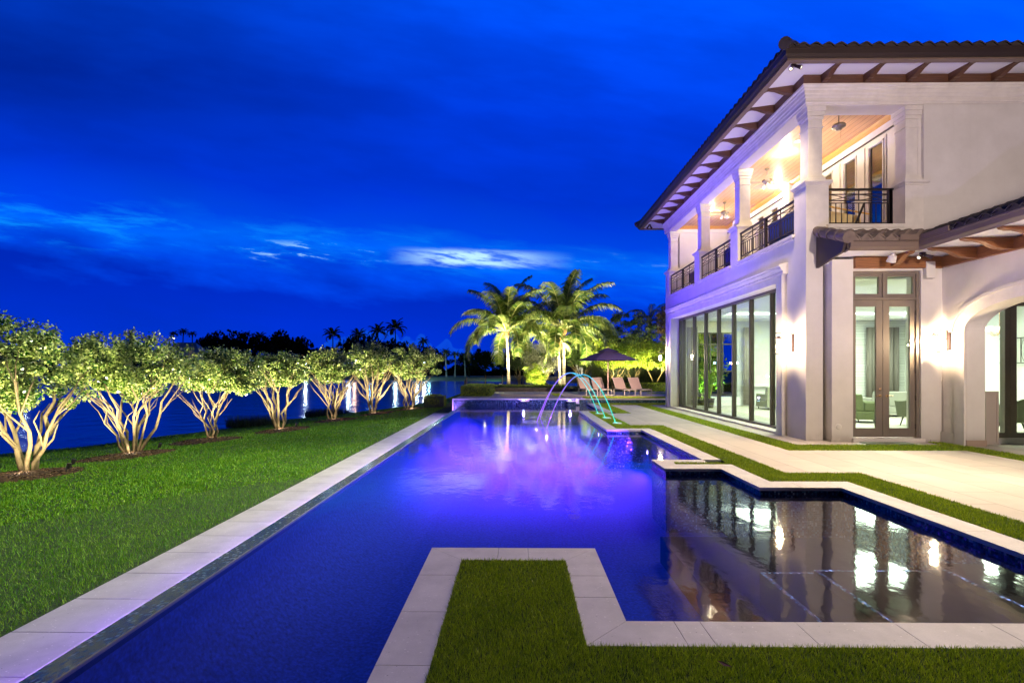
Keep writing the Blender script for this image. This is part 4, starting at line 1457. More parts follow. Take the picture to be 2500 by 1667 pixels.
for x0, x1, g0, g1 in ((7.662, 8.363, 7.755, 8.215), (8.371, 9.103, 8.52, 8.985)):
    b = MB()
    b.box(x0, g0, 11.595, 11.645, 0.10, 3.24)
    b.box(g1, x1, 11.595, 11.645, 0.10, 3.24)
    b.box(g0, g1, 11.595, 11.645, 0.10, 0.31)
    b.box(g0, g1, 11.595, 11.645, 3.095, 3.24)
    b.build('door_leaf', M['door'], door, bevel=0.004)
    MB().box(g0, g1, 11.617, 11.624, 0.31, 3.095).build('pane', M['glass'], door)
    hx = x1 - 0.06 if x0 < 8 else x0 + 0.085
    b = MB()
    Tm = Matrix.Translation((hx, 11.594, 1.05)) @ Matrix.Rotation(R(90), 4, 'X')
    b.lathe([(0.032, 0), (0.032, 0.01), (0.012, 0.014), (0.012, 0.05)], (0, 0), 14, Tm)
    sg = -1 if x0 < 8 else 1
    b.tube([(hx, 11.545, 1.05), (hx + sg * 0.05, 11.545, 1.055), (hx + sg * 0.12, 11.55, 1.045)], 0.010, 8)
    if x0 < 8:
        MB().lathe([(0.028, 0), (0.028, 0.012), (0.012, 0.02), (0.0, 0.02)], (0, 0), 14, Matrix.Translation((hx, 11.594, 1.20)) @ Matrix.Rotation(R(90), 4, 'X')).build('deadbolt', M['brass'], door)
    b.build('handle', M['brass'], door)
for z in (0.35, 1.0, 1.62, 2.3, 2.95):
    MB().box(9.095, 9.118, 11.565, 11.594, z - 0.055, z + 0.055).build('hinge', M['frame'], door)
MB().box(7.60, 9.22, 11.44, 11.70, 0.0, 0.088).build('door_step', M['stone'], house, bevel=0.008)
o = MB().box(7.72, 8.76, 11.08, 11.42, 0.001, 0.016).build('doormat', M['doormat'], None)
tag(o, 'flat greenish grey doormat before the tall french doors', 'doormat')

# ---------------- glazed wall inside the arch
b = MB()
b.box(10.05, 13.6, 11.24, 11.36, 3.06, 3.14)
b.box(10.05, 13.6, 11.24, 11.36, 0.14, 0.25)
for x0, x1 in ((10.06, 10.14), (10.80, 10.92), (10.925, 11.06), (12.1, 12.25), (13.4, 13.6)):
    b.box(x0, x1, 11.24, 11.36, 0.25, 3.06)
o = b.build('sliding_door', M['door'], house)
for x0, x1 in ((10.14, 10.80), (11.06, 12.1), (12.25, 13.4)):
    MB().box(x0, x1, 11.295, 11.303, 0.25, 3.06).build('pane', M['glass'], o)
b = MB()
b.box(10.05, 13.6, 11.24, 11.6, 3.14, 4.2)
b.box(10.05, 17, 4.0, 11.24, 3.6, 3.7)
b.build('loggia_ceiling', M['soffit'], house)
MB().box(10.05, 20, 11.20, 11.5, 0.001, 0.138).build('loggia_step', M['coping'], house)
b = MB()
b.box(17.0, 17.2, 3.0, 11.2, 0, 4.2)
b.box(13.6, 20, 11.24, 11.5, 0, 4.2)
b.build('side_loggia_wall', M['stucco'], house)
b = MB()
b.box(10.14, 10.22, 10.98, 11.02, 0.02, 1.18)
b.box(10.38, 10.42, 10.98, 11.02, 0.02, 1.18)
b.box(10.22, 10.38, 10.98, 11.02, 1.12, 1.18)
b.box(10.22, 10.38, 10.98, 11.02, 0.02, 0.08)
b.box(10.22, 10.38, 10.995, 11.005, 0.08, 1.12)
o = b.build('screen_panel', M['alu'], None)
tag(o, 'narrow grey framed screen panel standing inside the archway', 'screen')

# ---------------- interior
ro = thing('living_room', 'bright living room seen through the window wall, with pale walls and cove lit ceiling', 'room', (12, 17, 0.06))
b = MB().box(7.14, 17, 11.51, 22.4, -0.2, 0.06)
b.build('floor', M['floor_tile'], ro)
b = MB()
b.box(7.05, 17, 11.62, 22.4, 4.08, 4.15)
b.box(7.2, 8.1, 12.0, 22.4, 3.80, 3.98)
b.box(8.1, 16.2, 21.3, 22.4, 3.80, 3.98)
b.box(16.2, 17.0, 12.0, 22.4, 3.80, 3.98)
b.box(8.1, 16.2, 12.0, 12.9, 3.80, 3.98)
b.build('ceiling', M['room_ceiling'], ro)
b = MB()
b.box(17.0, 17.1, 11.5, 22.4, 0, 4.1)
b.box(9.7, 17.0, 22.3, 22.39, 0.06, 4.08)
b.build('wall', M['room_wall'], ro)
MB().box(11.7, 17.0, 22.22, 22.299, 0.06, 3.79).build('split_stone_wall', M['split_stone'], ro)
b = MB()
b.box(8.10, 8.14, 12.9, 21.3, 3.985, 4.03)
b.box(16.16, 16.2, 12.9, 21.3, 3.985, 4.03)
b.box(8.14, 16.16, 21.26, 21.3, 3.985, 4.03)
b.build('cove_light', emat('cove_glow', (0.92, 1.0, 0.90), 6.0), ro)
# north window
b = MB()
for x in (8.0, 8.55, 9.1, 9.69):
    b.box(x, x + 0.06, 22.45, 22.52, 0.5, 3.3)
for z in (0.5, 1.55, 2.75, 3.24):
    b.box(8.06, 9.69, 22.455, 22.515, z, z + 0.06)
b.build('garden_window', M['frame'], ro)
MB().box(8.3, 9.7, 21.95, 22.28, 0.06, 0.46).build('window_seat', M['room_ceiling'], ro, bevel=0.02)
for z in (0.9,):
    MB().box(9.9, 11.4, 22.14, 22.29, 0.9, 1.02).build('mantel_shelf', M['room_ceiling'], ro)
for x, y, e in [(9.6, 14.2, 75), (9.6, 19.0, 75), (13.5, 15.0, 85), (14.0, 19.5, 85)]:
    light('room_light', 'AREA', (x, y, 3.76), e * 1.35, (0.93, 1.0, 0.86), ro, 2.2, (x, y, 0))


def curtain(x0, x1, y0, y1, z0, z1, mt, label, axis='x', grp=None):
    n = 44
    p_, q_ = [], []
    for i in range(n + 1):
        f = i / n
        wv = 0.045 * math.sin(f * n * 0.85) + 0.012 * math.sin(f * 31)
        if axis == 'x':
            p_.append((x0 + (x1 - x0) * f, y0 + wv))
        else:
            p_.append((x0 + wv, y0 + (y1 - y0) * f))
    vs = [(x, y, z0) for x, y in p_] + [(x, y, z1) for x, y in p_]
    fs = [(i, i + 1, n + 2 + i, n + 1 + i) for i in range(n)]
    b = MB().add(vs, fs)
    o = b.build('curtain', mt, None, smooth=True)
    md = o.modifiers.new('thick', 'SOLIDIFY')
    md.thickness = 0.01
    tag(o, label, 'curtain', grp)


curtain(9.85, 10.30, 22.0, 0, 0.10, 3.5, M['curtain'], 'pale linen curtain at the right side of the garden window in the living room')
curtain(7.35, 7.80, 21.9, 0, 0.10, 3.5, M['curtain'], 'pale linen curtain at the left end of the window wall inside the living room')
curtain(16.6, 0, 19.4, 21.2, 0.10, 3.5, M['curtain_dark'], 'grey pleated curtain seen through the right leaf of the french doors', 'y')
curtain(15.2, 16.6, 22.05, 0, 0.10, 3.5, M['curtain_dark'], 'dark grey curtain in the far corner of the living room', 'x')


def sofa(name, label, loc, W, D, rz, m1, m2, back=0.9):
    t = thing(name, label, 'sofa' if W > 1.2 else 'armchair', loc, None, rz)
    b = MB()
    b.box(-W / 2, W / 2, -D / 2, D / 2, 0.10, 0.36)
    b.build('base', m1, t, world=False, bevel=0.03)
    b = MB().prism([(D / 2 - 0.22, 0.36), (D / 2 - 0.16, back), (D / 2 + 0.04, back), (D / 2, 0.36)], 0, -W / 2, W / 2)
    b.build('backrest', m1, t, world=False, bevel=0.03)
    for s_ in (-1, 1):
        b = MB().box(s_ * (W / 2 - 0.08) - 0.08, s_ * (W / 2 - 0.08) + 0.08, -D / 2 + 0.02, D / 2 - 0.22, 0.362, 0.62)
        b.build('armrest', m1, t, world=False, bevel=0.03)
    nn = max(1, round(W / 0.8))
    cw = (W - 0.34) / nn
    for i in range(nn):
        MB().box(-W / 2 + 0.17 + i * cw, -W / 2 + 0.165 + (i + 1) * cw, -D / 2, D / 2 - 0.22, 0.363, 0.50).build('seat_cushion', m2, t, world=False, bevel=0.04)
    for sx_, sy_ in ((-1, -1), (1, -1), (-1, 1), (1, 1)):
        MB().cyl((sx_ * (W / 2 - 0.08), sy_ * (D / 2 - 0.08)), 0.022, 0.0, 0.10, 8).build('leg', M['pot_dark'], t, world=False)
    return t


sofa('sofa', 'long olive linen sofa with its back to the window wall panes', (11.2, 20.2, 0.06), 2.9, 0.95, R(180), M['sofa'], M['cushion'])
sofa('sofa', 'pale long sofa deeper in the room behind the green armchair', (13.2, 17.4, 0.06), 2.4, 0.9, R(180), M['cushion'], M['cushion'], 0.85)
sofa('armchair', 'green armchair with grey seat seen through the left door leaf', (10.55, 15.3, 0.06), 0.75, 0.78, R(75), M['sofa_green'], M['cushion'], 0.85)


def tub_chair(label, loc, rz, mt):
    t = thing('tub_chair', label, 'armchair', loc, 'curved grey green armchairs', rz)
    b = MB()
    n = 16
    vs, fs = [], []
    for i in range(n + 1):
        a = R(-20 + 220 * i / n)
        for rr, z in ((0.30, 0.28), (0.36, 0.28), (0.42, 0.86), (0.36, 0.86)):
            vs.append((rr * math.cos(a), rr * math.sin(a), z - (0.16 * abs(math.cos(a)) if z > 0.5 else 0)))
    for i in range(n):
        for k_ in range(4):
            fs.append((4 * i + k_, 4 * i + (k_ + 1) % 4, 4 * i + 4 + (k_ + 1) % 4, 4 * i + 4 + k_))
    fs += [(0, 1, 2, 3), (4 * n + 3, 4 * n + 2, 4 * n + 1, 4 * n)]
    b.add(vs, fs)
    b.build('backrest', mt, t, world=False, smooth=False)
    MB().cyl((0, 0), 0.33, 0.26, 0.46, 20).build('seat', M['cushion'], t, world=False, bevel=0.03)
    for i in range(4):
        a = R(45 + 90 * i)
        MB().tube([(0.20 * math.cos(a), 0.20 * math.sin(a), 0.27), (0.27 * math.cos(a), 0.27 * math.sin(a), 0.0)], [0.022, 0.014], 8).build('leg', M['pot_dark'], t, world=False)
    return t


tc_ = tub_chair('grey green tub chair with its back to the right leaf of the french doors', (11.15, 14.3, 0.06), R(180), M['chair_grey'])
copy_thing(tc_, (12.55, 12.9, 0.06), R(170), 'grey tub chair just inside the glazed wall behind the archway')
for i, (x, y) in enumerate(((10.5, 20.25), (11.9, 20.3))):
    t = MB().prism([(-0.25, 0), (-0.22, 0.34), (0, 0.38), (0.22, 0.34), (0.25, 0)], 1, -0.06, 0.07, Matrix.Rotation(R(12), 4, 'X')).build('pillow', M['cushion_dark'] if i == 0 else M['cushion'], None, bevel=0.03)
    t.location = (x, y - 0.02, 0.58)
    tag(t, ['dark grey pillow on the olive sofa', 'light grey pillow on the olive sofa'][i], 'pillow')
t = thing('chandelier', 'round white glass chandelier hanging in the living room', 'chandelier', (15.2, 16.0, 2.5))
b = MB().cyl((0, 0), 0.01, 0.3, 1.5, 8)
b.build('rod', M['brass'], t, world=False)
b = MB()
for i in range(6):
    a = R(60 * i)
    b.tube([(0, 0, 0.3), (0.15 * math.cos(a), 0.15 * math.sin(a), 0.22), (0.28 * math.cos(a), 0.28 * math.sin(a), 0.35)], 0.012, 6)
b.build('arm', M['brass'], t, world=False)
for i in range(6):
    a = R(60 * i)
    MB().lathe([(0.03, 0.36), (0.065, 0.40), (0.07, 0.48), (0.05, 0.52)], (0.28 * math.cos(a), 0.28 * math.sin(a)), 10).build('shade', emat('chandelier_glass', (1, 0.92, 0.75), 4), t, world=False)
b = MB()
for i in range(13):
    y = 15.2 + 0.2 * i
    b.box(16.86, 16.88, y, y + 0.018, 1.9, 2.7)
for z in (1.86, 2.70):
    b.box(16.855, 16.885, 15.15, 17.75, z, z + 0.03)
for i in range(6):
    pts_ = [(16.87, 15.3 + 0.4 * i + 0.09 * math.sin(PI * 2 * k_ / 12), 1.95 + 0.7 * (0.5 - 0.5 * math.cos(PI * 2 * k_ / 12))) for k_ in range(13)]
    b.tube(pts_, 0.008, 4)
o = b.build('iron_grille', M['iron'], None)
tag(o, 'black iron grille with oval loops high on the inner wall behind the arch glass', 'grille')


def bush_pot(name, label, x, y, z, h, r, mt, pot):
    t = thing(name, label, 'potted plant', (x, y, z))
    MB().lathe([(0.14, 0.0), (0.20, 0.38), (0.215, 0.40), (0.18, 0.40), (0.16, 0.34)], (0, 0), 18).build('pot', pot, t, world=False)
    b = MB()
    for i in range(46):
        a = random.uniform(0, 2 * PI)
        l = h * random.uniform(0.6, 1.0)
        rr = r * random.uniform(0.3, 1.0)
        wv = 0.035
        pts_ = [Vector((0.03 * math.cos(a), 0.03 * math.sin(a), 0.36)), Vector((rr * 0.35 * math.cos(a), rr * 0.35 * math.sin(a), 0.4 + l * 0.6)), Vector((rr * 0.8 * math.cos(a), rr * 0.8 * math.sin(a), 0.4 + l * 0.85)), Vector((rr * 1.15 * math.cos(a), rr * 1.15 * math.sin(a), 0.4 + l * 0.72))]
        sd = Vector((-math.sin(a), math.cos(a), 0))
        ws = [0.01, wv, wv, 0.003]
        vs = []
        for p_, w_ in zip(pts_, ws):
            vs += [p_ + sd * w_, p_ - sd * w_]
        b.add(vs, [(0, 1, 3, 2), (2, 3, 5, 4), (4, 5, 7, 6)])
    b.build('foliage', mt, t, world=False)
    return t


bush_pot('potted_plant', 'leafy green plant in dark tapered pot beside the window wall inside', 7.95, 20.9, 0.06, 1.5, 0.55, M['leaf_green'], M['pot_dark'])

# loggia furniture (seen through the railings)
for i, (y, lab) in enumerate([(13.9, 'navy canvas daybed behind the nearest long railing'), (17.0, 'navy canvas daybed behind the middle railing')]):
    t = thing('daybed', lab, 'daybed', (7.75, y, 4.9), 'navy daybeds on the loggia')
    MB().box(-0.45, 0.45, -0.85, 0.85, 0.16, 0.40).build('mattress', M['navy'], t, world=False, bevel=0.05)
    MB().box(-0.45, -0.28, -0.85, 0.85, 0.40, 0.98).build('backrest', M['navy'], t, world=False, bevel=0.05)
    for sx_ in (-1, 1):
        for sy_ in (-1, 1):
            MB().box(sx_ * 0.40 - 0.03, sx_ * 0.40 + 0.03, sy_ * 0.8 - 0.03, sy_ * 0.8 + 0.03, 0, 0.16).build('leg', M['wicker'], t, world=False)
t = thing('wicker_sofa', 'brown woven sofa behind the farthest railing', 'sofa', (7.8, 20.7, 4.9))
MB().box(-0.4, 0.4, -0.9, 0.9, 0.08, 0.42).build('seat', M['wicker'], t, world=False, bevel=0.04)
MB().box(-0.42, -0.28, -0.9, 0.9, 0.42, 0.88).build('backrest', M['wicker'], t, world=False, bevel=0.04)
# tilted cream board table with crossed black legs and white cords
t = thing('games_table', 'cream topped table with honey wood edge and crossed black legs behind the end railing', 'table', (8.5, 13.1, 4.9))
Tm = Matrix.Rotation(R(-8), 4, 'X')
MB().prism([(-0.62, 0.28), (0.42, 0.42), (0.42, 0.75), (-0.55, 0.92)], 1, -0.05, 1.3, Tm).build('board', M['cream'], t, world=False)
MB().tube([(-0.55, -0.07, 0.97), (0.55, -0.07, 0.76)], 0.022, 8).build('edge', M['yellow_wood'], t, world=False)
MB().tube([(-0.05, -0.15, 0.0), (0.38, -0.15, 1.02)], 0.028, 6).build('leg', M['black'], t, world=False)
MB().tube([(0.42, 1.2, 0.0), (0.0, 1.2, 0.9)], 0.028, 6).build('leg', M['black'], t, world=False)
b = MB()
for i in range(13):
    b.tube([(-0.35 + 0.065 * i, -0.09, 0.92 - 0.012 * i), (0.28 + 0.012 * i, -0.12, 1.10)], 0.004, 4)
b.build('cord', M['white_frame'], t, world=False)

# ================================================================== lamps on the house


def lantern(label, loc, rz):
    """wall lantern: back plate, scrolled arm, hanging glass cylinder; local +y points into the wall"""
    t = thing('wall_lantern', label, 'wall lantern', loc, 'glass wall lanterns')
    Rm = Matrix.Rotation(rz, 4, 'Z')
    b = MB()
    b.box(-0.055, 0.055, -0.02, 0.0, -0.42, 0.02, Rm)
    b.box(-0.035, 0.035, -0.032, -0.02, -0.40, 0.0, Rm)
    b.build('back_plate', M['fixture'], t, world=False)
    b = MB()
    b.tube([(0, -0.03, 0.02), (0, -0.42, 0.035), (0, -0.45, 0.03), (0, -0.44, 0.0)], 0.010, 8, Rm)
    b.tube([(0, -0.03, -0.18)] + [(0, -0.03 - 0.24 * math.sin(R(a)), -0.18 + 0.18 * (1 - math.cos(R(a)))) for a in (20, 40, 60, 80, 90)], 0.008, 6, Rm)
    b.tube([(0, -0.035, -0.40), (0, -0.035, -0.54), (0, -0.035, -0.56)], [0.008, 0.006, 0.013], 8, Rm)
    b.tube([(0, -0.34, 0.03), (0, -0.34, -0.05)], 0.006, 6, Rm)
    b.build('arm', M['fixture'], t, world=False)
    b = MB()
    b.lathe([(0.115, -0.47), (0.125, -0.465), (0.125, -0.45), (0.06, -0.445)], (0, 0), 20, Rm @ Matrix.Translation((0, -0.34, 0)))
    b.build('base_ring', M['fixture'], t, world=False)
    MB().lathe([(0.03, -0.05), (0.055, -0.07), (0.10, -0.085), (0.11, -0.095), (0.0, -0.096)], (0, 0), 20, Rm @ Matrix.Translation((0, -0.34, 0))).build('cap', M['fixture'], t, world=False)
    MB().lathe([(0.105, -0.45), (0.105, -0.10)], (0, 0), 20, Rm @ Matrix.Translation((0, -0.34, 0)), cap=False).build('glass', M['clear'], t, world=False, smooth=True)
    b = MB()
    for i in range(3):
        a = R(120 * i + 20)
        b.lathe([(0.010, -0.44), (0.010, -0.33), (0.022, -0.30), (0.018, -0.25), (0.0, -0.22)], (0.04 * math.cos(a), 0.04 * math.sin(a)), 8, Rm @ Matrix.Translation((0, -0.34, 0)))
    b.build('bulb', emat('candle_bulb', (1.0, 0.80, 0.52), 40), t, world=False)
    p_ = Rm @ Vector((0, -0.34, -0.27))
    light('lantern_lamp', 'POINT', (loc[0] + p_.x, loc[1] + p_.y, loc[2] + p_.z), 88, (1.0, 0.76, 0.48), t, 0.06)
    return t


lantern('glass wall lantern on the near corner pier beside the window wall', (6.688, 12.26, 2.50), R(-90))
lantern('glass wall lantern at the far end of the pool facade', (6.688, 22.42, 2.50), R(-90))
lantern('glass wall lantern on the arch pilaster right of the french doors', (9.622, 11.30, 2.50), R(-90))


def twin_spot(label, loc, rz, heads):
    t = thing('twin_spotlight', label, 'spotlight', loc, 'twin eave spotlights', rz)
    MB().lathe([(0.06, 0.0), (0.06, -0.02), (0.02, -0.035), (0.02, -0.06)], (0, 0), 16).build('base', M['fixture'], t, world=False)
    for hx, hy, hz in heads:
        d_ = Vector((hx, hy, hz)).normalized()
        q_ = Vector((0, 0, -1)).rotation_difference(d_).to_matrix().to_4x4()
        side = Vector((hx, hy, 0)).normalized() * 0.045
        Tm = Matrix.Translation(Vector((0, 0, -0.06)) + side) @ q_
        b = MB().lathe([(0.016, 0.03), (0.03, 0.0), (0.034, -0.06), (0.044, -0.12), (0.044, -0.135), (0.036, -0.135), (0.034, -0.12)], (0, 0), 14, Tm)
        b.tube([(0, 0, -0.04), tuple(Vector((0, 0, -0.06)) + side)], 0.010, 6)
        h = b.build('head', M['fixture'], t, world=False)
        MB().cyl((0, 0), 0.033, -0.128, -0.124, 14, T=Tm).build('lens', M['lens'], h, world=False)
    return t


twin_spot('black twin spotlight under the near corner of the main eaves', (6.06, 11.10, 8.37), 0, [(-0.6, -0.5, -0.9), (0.75, -0.6, -0.6)])
twin_spot('small twin spotlight under the far corner of the main eaves', (6.10, 23.3, 8.37), 0, [(-0.6, 0.3, -0.9), (0.6, 0.3, -0.9)])
twin_spot('twin spotlight under the low wing eave above the french doors', (8.84, 11.05, 4.20), 0, [(-0.8, -0.4, -0.5), (0.8, -0.5, -0.5)])
t = thing('floodlight', 'single round white floodlight under the low wing eave', 'floodlight', (8.22, 11.05, 4.20))
Tm = Matrix.Rotation(R(28), 4, 'X')
MB().lathe([(0.03, 0.0), (0.03, -0.04), (0.075, -0.06), (0.085, -0.17), (0.095, -0.20), (0.08, -0.205), (0.07, -0.19)], (0, 0), 18, Tm).build('head', M['white_plastic'], t, world=False)
MB().cyl((0, 0), 0.072, -0.196, -0.19, 18, T=Tm).build('lens', M['lens'], t, world=False)

# floods added without fittings of their own, over deck, lawn and house front
FL = (1.0, 0.79, 0.54)
light('added_deck_flood', 'SPOT', (8.15, 10.6, 4.02), 250, FL, None, 0.08, (4.6, 6.2, 0), 125, 0.6)
light('added_deck_flood', 'SPOT', (8.95, 8.6, 4.05), 340, FL, None, 0.08, (2.4, 1.8, 0), 120, 0.6)
light('added_corner_flood', 'SPOT', (5.95, 10.9, 8.1), 760, FL, None, 0.25, (1.5, 8.0, 0), 95, 0.7)
light('added_corner_flood', 'SPOT', (5.95, 11.3, 8.1), 420, FL, None, 0.25, (4.6, 17.0, 0), 90, 0.8)
light('unseen_front_flood', 'SPOT', (7.4, 1.0, 4.2), 950, (1.0, 0.82, 0.76), None, 0.2, (9.4, 11.7, 6.8), 104, 0.8)  # free-standing flood added out of view for the south wall
light('added_lawn_flood', 'SPOT', (5.85, 23.0, 8.1), 3000, (0.92, 1.0, 0.50), None, 0.08, (-10.0, 15.0, -0.8), 66, 0.9)  # added high by the eaves to brighten the lawn
light('added_lawn_flood', 'SPOT', (5.70, 11.2, 8.1), 3700, (0.96, 1.0, 0.50), None, 0.08, (-9.0, 8.5, -0.8), 62, 0.9)

# downlights in the loggia
DL = [(7.85, 14.77, 'nearest round ceiling downlight of the loggia'), (9.00, 17.45, 'round ceiling downlight near the wall between two fans'), (7.78, 20.3, 'farthest round ceiling downlight of the loggia')]
for x, y, lab in DL:
    t = thing('downlight', lab, 'ceiling light', (x, y, 8.0), 'loggia downlights')
    MB().lathe([(0.09, 0.0), (0.09, -0.012), (0.065, -0.014), (0.062, -0.004)], (0, 0), 20, cap=False).build('ring', M['white_frame'], t, world=False)
    MB().lathe([(0.0, -0.03), (0.05, -0.026), (0.062, -0.006)], (0, 0), 16, cap=False).build('bulb', emat('downlight_bulb', (1.0, 0.85, 0.55), 60), t, world=False)
    light('downlight_lamp', 'POINT', (x, y, 7.90), 36, (1.0, 0.86, 0.66), t, 0.05)
t = thing('ceiling_speaker', 'unlit round white ceiling speaker left of the nearest downlight', 'speaker', (7.80, 14.03, 8.0))
MB().lathe([(0.11, 0.0), (0.11, -0.008), (0.09, -0.012), (0.0, -0.012)], (0, 0), 20).build('grille', M['white_frame'], t, world=False)
light('hidden_loggia_fill', 'AREA', (8.2, 17, 7.1), 34, (1.0, 0.88, 0.7), house, 1.2, (8.2, 17, 9), 175, size_y=8.0)  # hidden area light added to brighten the loggia ceiling

# ceiling fans
def fan(label, loc, rot, kit=True):
    t = thing('ceiling_fan', label, 'ceiling fan', loc, 'loggia ceiling fans')
    MB().lathe([(0.07, 0), (0.065, -0.03), (0.03, -0.06), (0.013, -0.07), (0.013, -0.32)], (0, 0), 14).build('rod', M['fan'], t, world=False)
    MB().lathe([(0.02, -0.30), (0.06, -0.32), (0.13, -0.345), (0.155, -0.38), (0.15, -0.42), (0.10, -0.445), (0.07, -0.455), (0.065, -0.49), (0.03, -0.50)], (0, 0), 20).build('motor', M['fan'], t, world=False, smooth=True)
    if kit:
        for i in range(5):
            Tm = Matrix.Rotation(R(rot + 72 * i), 4, 'Z') @ Matrix.Translation((0, 0, -0.42)) @ Matrix.Rotation(R(11), 4, 'X')
            bl = MB()
            bl.prism([(0.22, -0.045), (0.30, -0.06), (0.58, -0.075), (0.64, -0.05), (0.655, 0.0), (0.64, 0.05), (0.58, 0.075), (0.30, 0.06), (0.22, 0.045)], 2, -0.005, 0.005, Tm)
            o = bl.build('blade', M['fan_blade'], t, world=False)
            MB().box(0.12, 0.26, -0.015, 0.015, -0.008, 0.0, Tm).build('blade_arm', M['fan'], o, world=False)
        for i in range(3):
            a = R(120 * i + 15)
            Tm = Matrix.Translation((0.09 * math.cos(a), 0.09 * math.sin(a), -0.49)) @ Matrix.Rotation(a, 4, 'Z') @ Matrix.Rotation(R(-25), 4, 'Y')
            MB().lathe([(0.015, 0.02), (0.028, 0.0), (0.045, -0.10), (0.05, -0.12)], (0, 0), 12, Tm, cap=False).build('light_shade', M['frost'], t, world=False)
    MB().tube([(0.05, 0, -0.48), (0.05, 0.01, -0.70)], 0.003, 4).build('pull_chain', M['fan'], t, world=False)
    return t


fan('pewter ceiling fan above the end railing, nearest of the loggia fans', (8.02, 12.62, 8.12), 10, False)
fan('pewter ceiling fan between the two near columns', (7.88, 15.95, 8.0), 28)
fan('pewter ceiling fan deepest in the loggia', (7.86, 19.15, 8.0), 50)

# ================================================================== water jets
for i, (bx, by, lx, ly, ap, lab) in enumerate([(2.94, 18.51, 0.80, 18.2, 1.53, 'violet blue arc of water, farthest of the three jets'), (2.93, 16.88, 0.62, 16.7, 1.54, 'blue green arc of water in the middle of the three jets'), (2.96, 15.24, 0.85, 14.9, 1.50, 'teal arc of water rising from the nearest turf nozzle')]):
    t = thing('water_jet', lab, 'water jet', (bx, by, 0.0), 'laminar water jets')
    pts_ = []
    n = 40
    for k_ in range(n + 1):
        f = k_ / n
        H = ap
        # ballistic arc from z=0.03 up to the apex and down to the water
        up_ = math.sqrt(H - 0.03)
        dn_ = math.sqrt(H + 0.10)
        s_ = f * (up_ + dn_)
        z = H - (up_ - s_) ** 2
        pts_.append(((lx - bx) * f, (ly - by) * f, z))
    MB().tube(pts_, [0.012 + 0.003 * math.sin(k_ * 1.7) * (k_ / n) for k_ in range(n + 1)], 8).build('stream', M['jet'], t, world=False, smooth=True)
    t.children[0].location = (0, 0, 0)
    MB().lathe([(0.14, 0.0), (0.14, 0.035), (0.13, 0.042), (0.03, 0.042), (0.03, 0.03)], (0.05, 0), 24).build('nozzle_disc', M['coping'], t, world=False)
    b = MB()
    vs = [(lx - bx, ly - by, -0.082)]
    nn = 28
    for rr, z in ((0.12, -0.080), (0.30, -0.088), (0.55, -0.095)):
        for k_ in range(nn):
            a = 2 * PI * k_ / nn
            q_ = rr * (1 + 0.12 * math.sin(3 * a + i) + 0.08 * math.sin(7 * a + 2 * i))
            vs.append((lx - bx + q_ * math.cos(a), ly - by + q_ * 0.8 * math.sin(a), z))
    fs = [(0, 1 + k_, 1 + (k_ + 1) % nn) for k_ in range(nn)]
    for r_ in range(2):
        for k_ in range(nn):
            fs.append((1 + r_ * nn + k_, 1 + (r_ + 1) * nn + k_, 1 + (r_ + 1) * nn + (k_ + 1) % nn, 1 + r_ * nn + (k_ + 1) % nn))
    b.add(vs, fs)
    fm = bpy.data.materials.get('foam')
    if not fm:
        fm = bpy.data.materials.new('foam')
        fm.use_nodes = True
        tt = NT(fm.node_tree)
        nn_ = tt.n('ShaderNodeTexNoise', Vector=tt.n('ShaderNodeTexCoord').outputs['Object'], Scale=9.0, Detail=5.0)
        df = tt.n('ShaderNodeBsdfDiffuse', Color=(0.85, 0.85, 0.95, 1))
        tr_ = tt.n('ShaderNodeBsdfTransparent')
        mx_ = tt.n('ShaderNodeMixShader', i0=tt.maprange(nn_.outputs[0], 0.40, 0.75, 0.0, 0.38), i1=tr_, i2=df)
        tt.n('ShaderNodeOutputMaterial', Surface=mx_)
    b.build('splash', fm, t, world=False)
    light('splash_glow', 'POINT', (lx, ly, 0.16), 2.5, (0.55, 0.4, 1.0), t, 0.0)
    light('nozzle_glow', 'POINT', (bx, by + 0.0, 0.10), 0.6, (0.1, 0.9, 0.7), t, 0.03)

# ================================================================== foliage helpers


def leaf_cloud(name, cen, size, mt, parent=None, flat=0.0, aspect=0.5):
    """cen (N,3): one folded leaf (two triangles) at every point"""
    n = len(cen)
    d1 = rng.normal(size=(n, 3))
    d1[:, 2] *= (1 - flat)
    d1 /= np.linalg.norm(d1, axis=1)[:, None] + 1e-9
    d2 = rng.normal(size=(n, 3))
    d2 -= (d2 * d1).sum(1)[:, None] * d1
    d2 /= np.linalg.norm(d2, axis=1)[:, None] + 1e-9
    s = size * rng.uniform(0.6, 1.35, n)[:, None]
    v = np.empty((n, 4, 3))
    v[:, 0] = cen - d1 * s * 0.5
    v[:, 1] = cen + d2 * s * aspect * 0.5
    v[:, 2] = cen + d1 * s * 0.5
    v[:, 3] = cen - d2 * s * aspect * 0.5
    me = np_mesh(v.reshape(-1, 3), 4, np.arange(4 * n))
    return link(name, me, mt, parent, world=False)


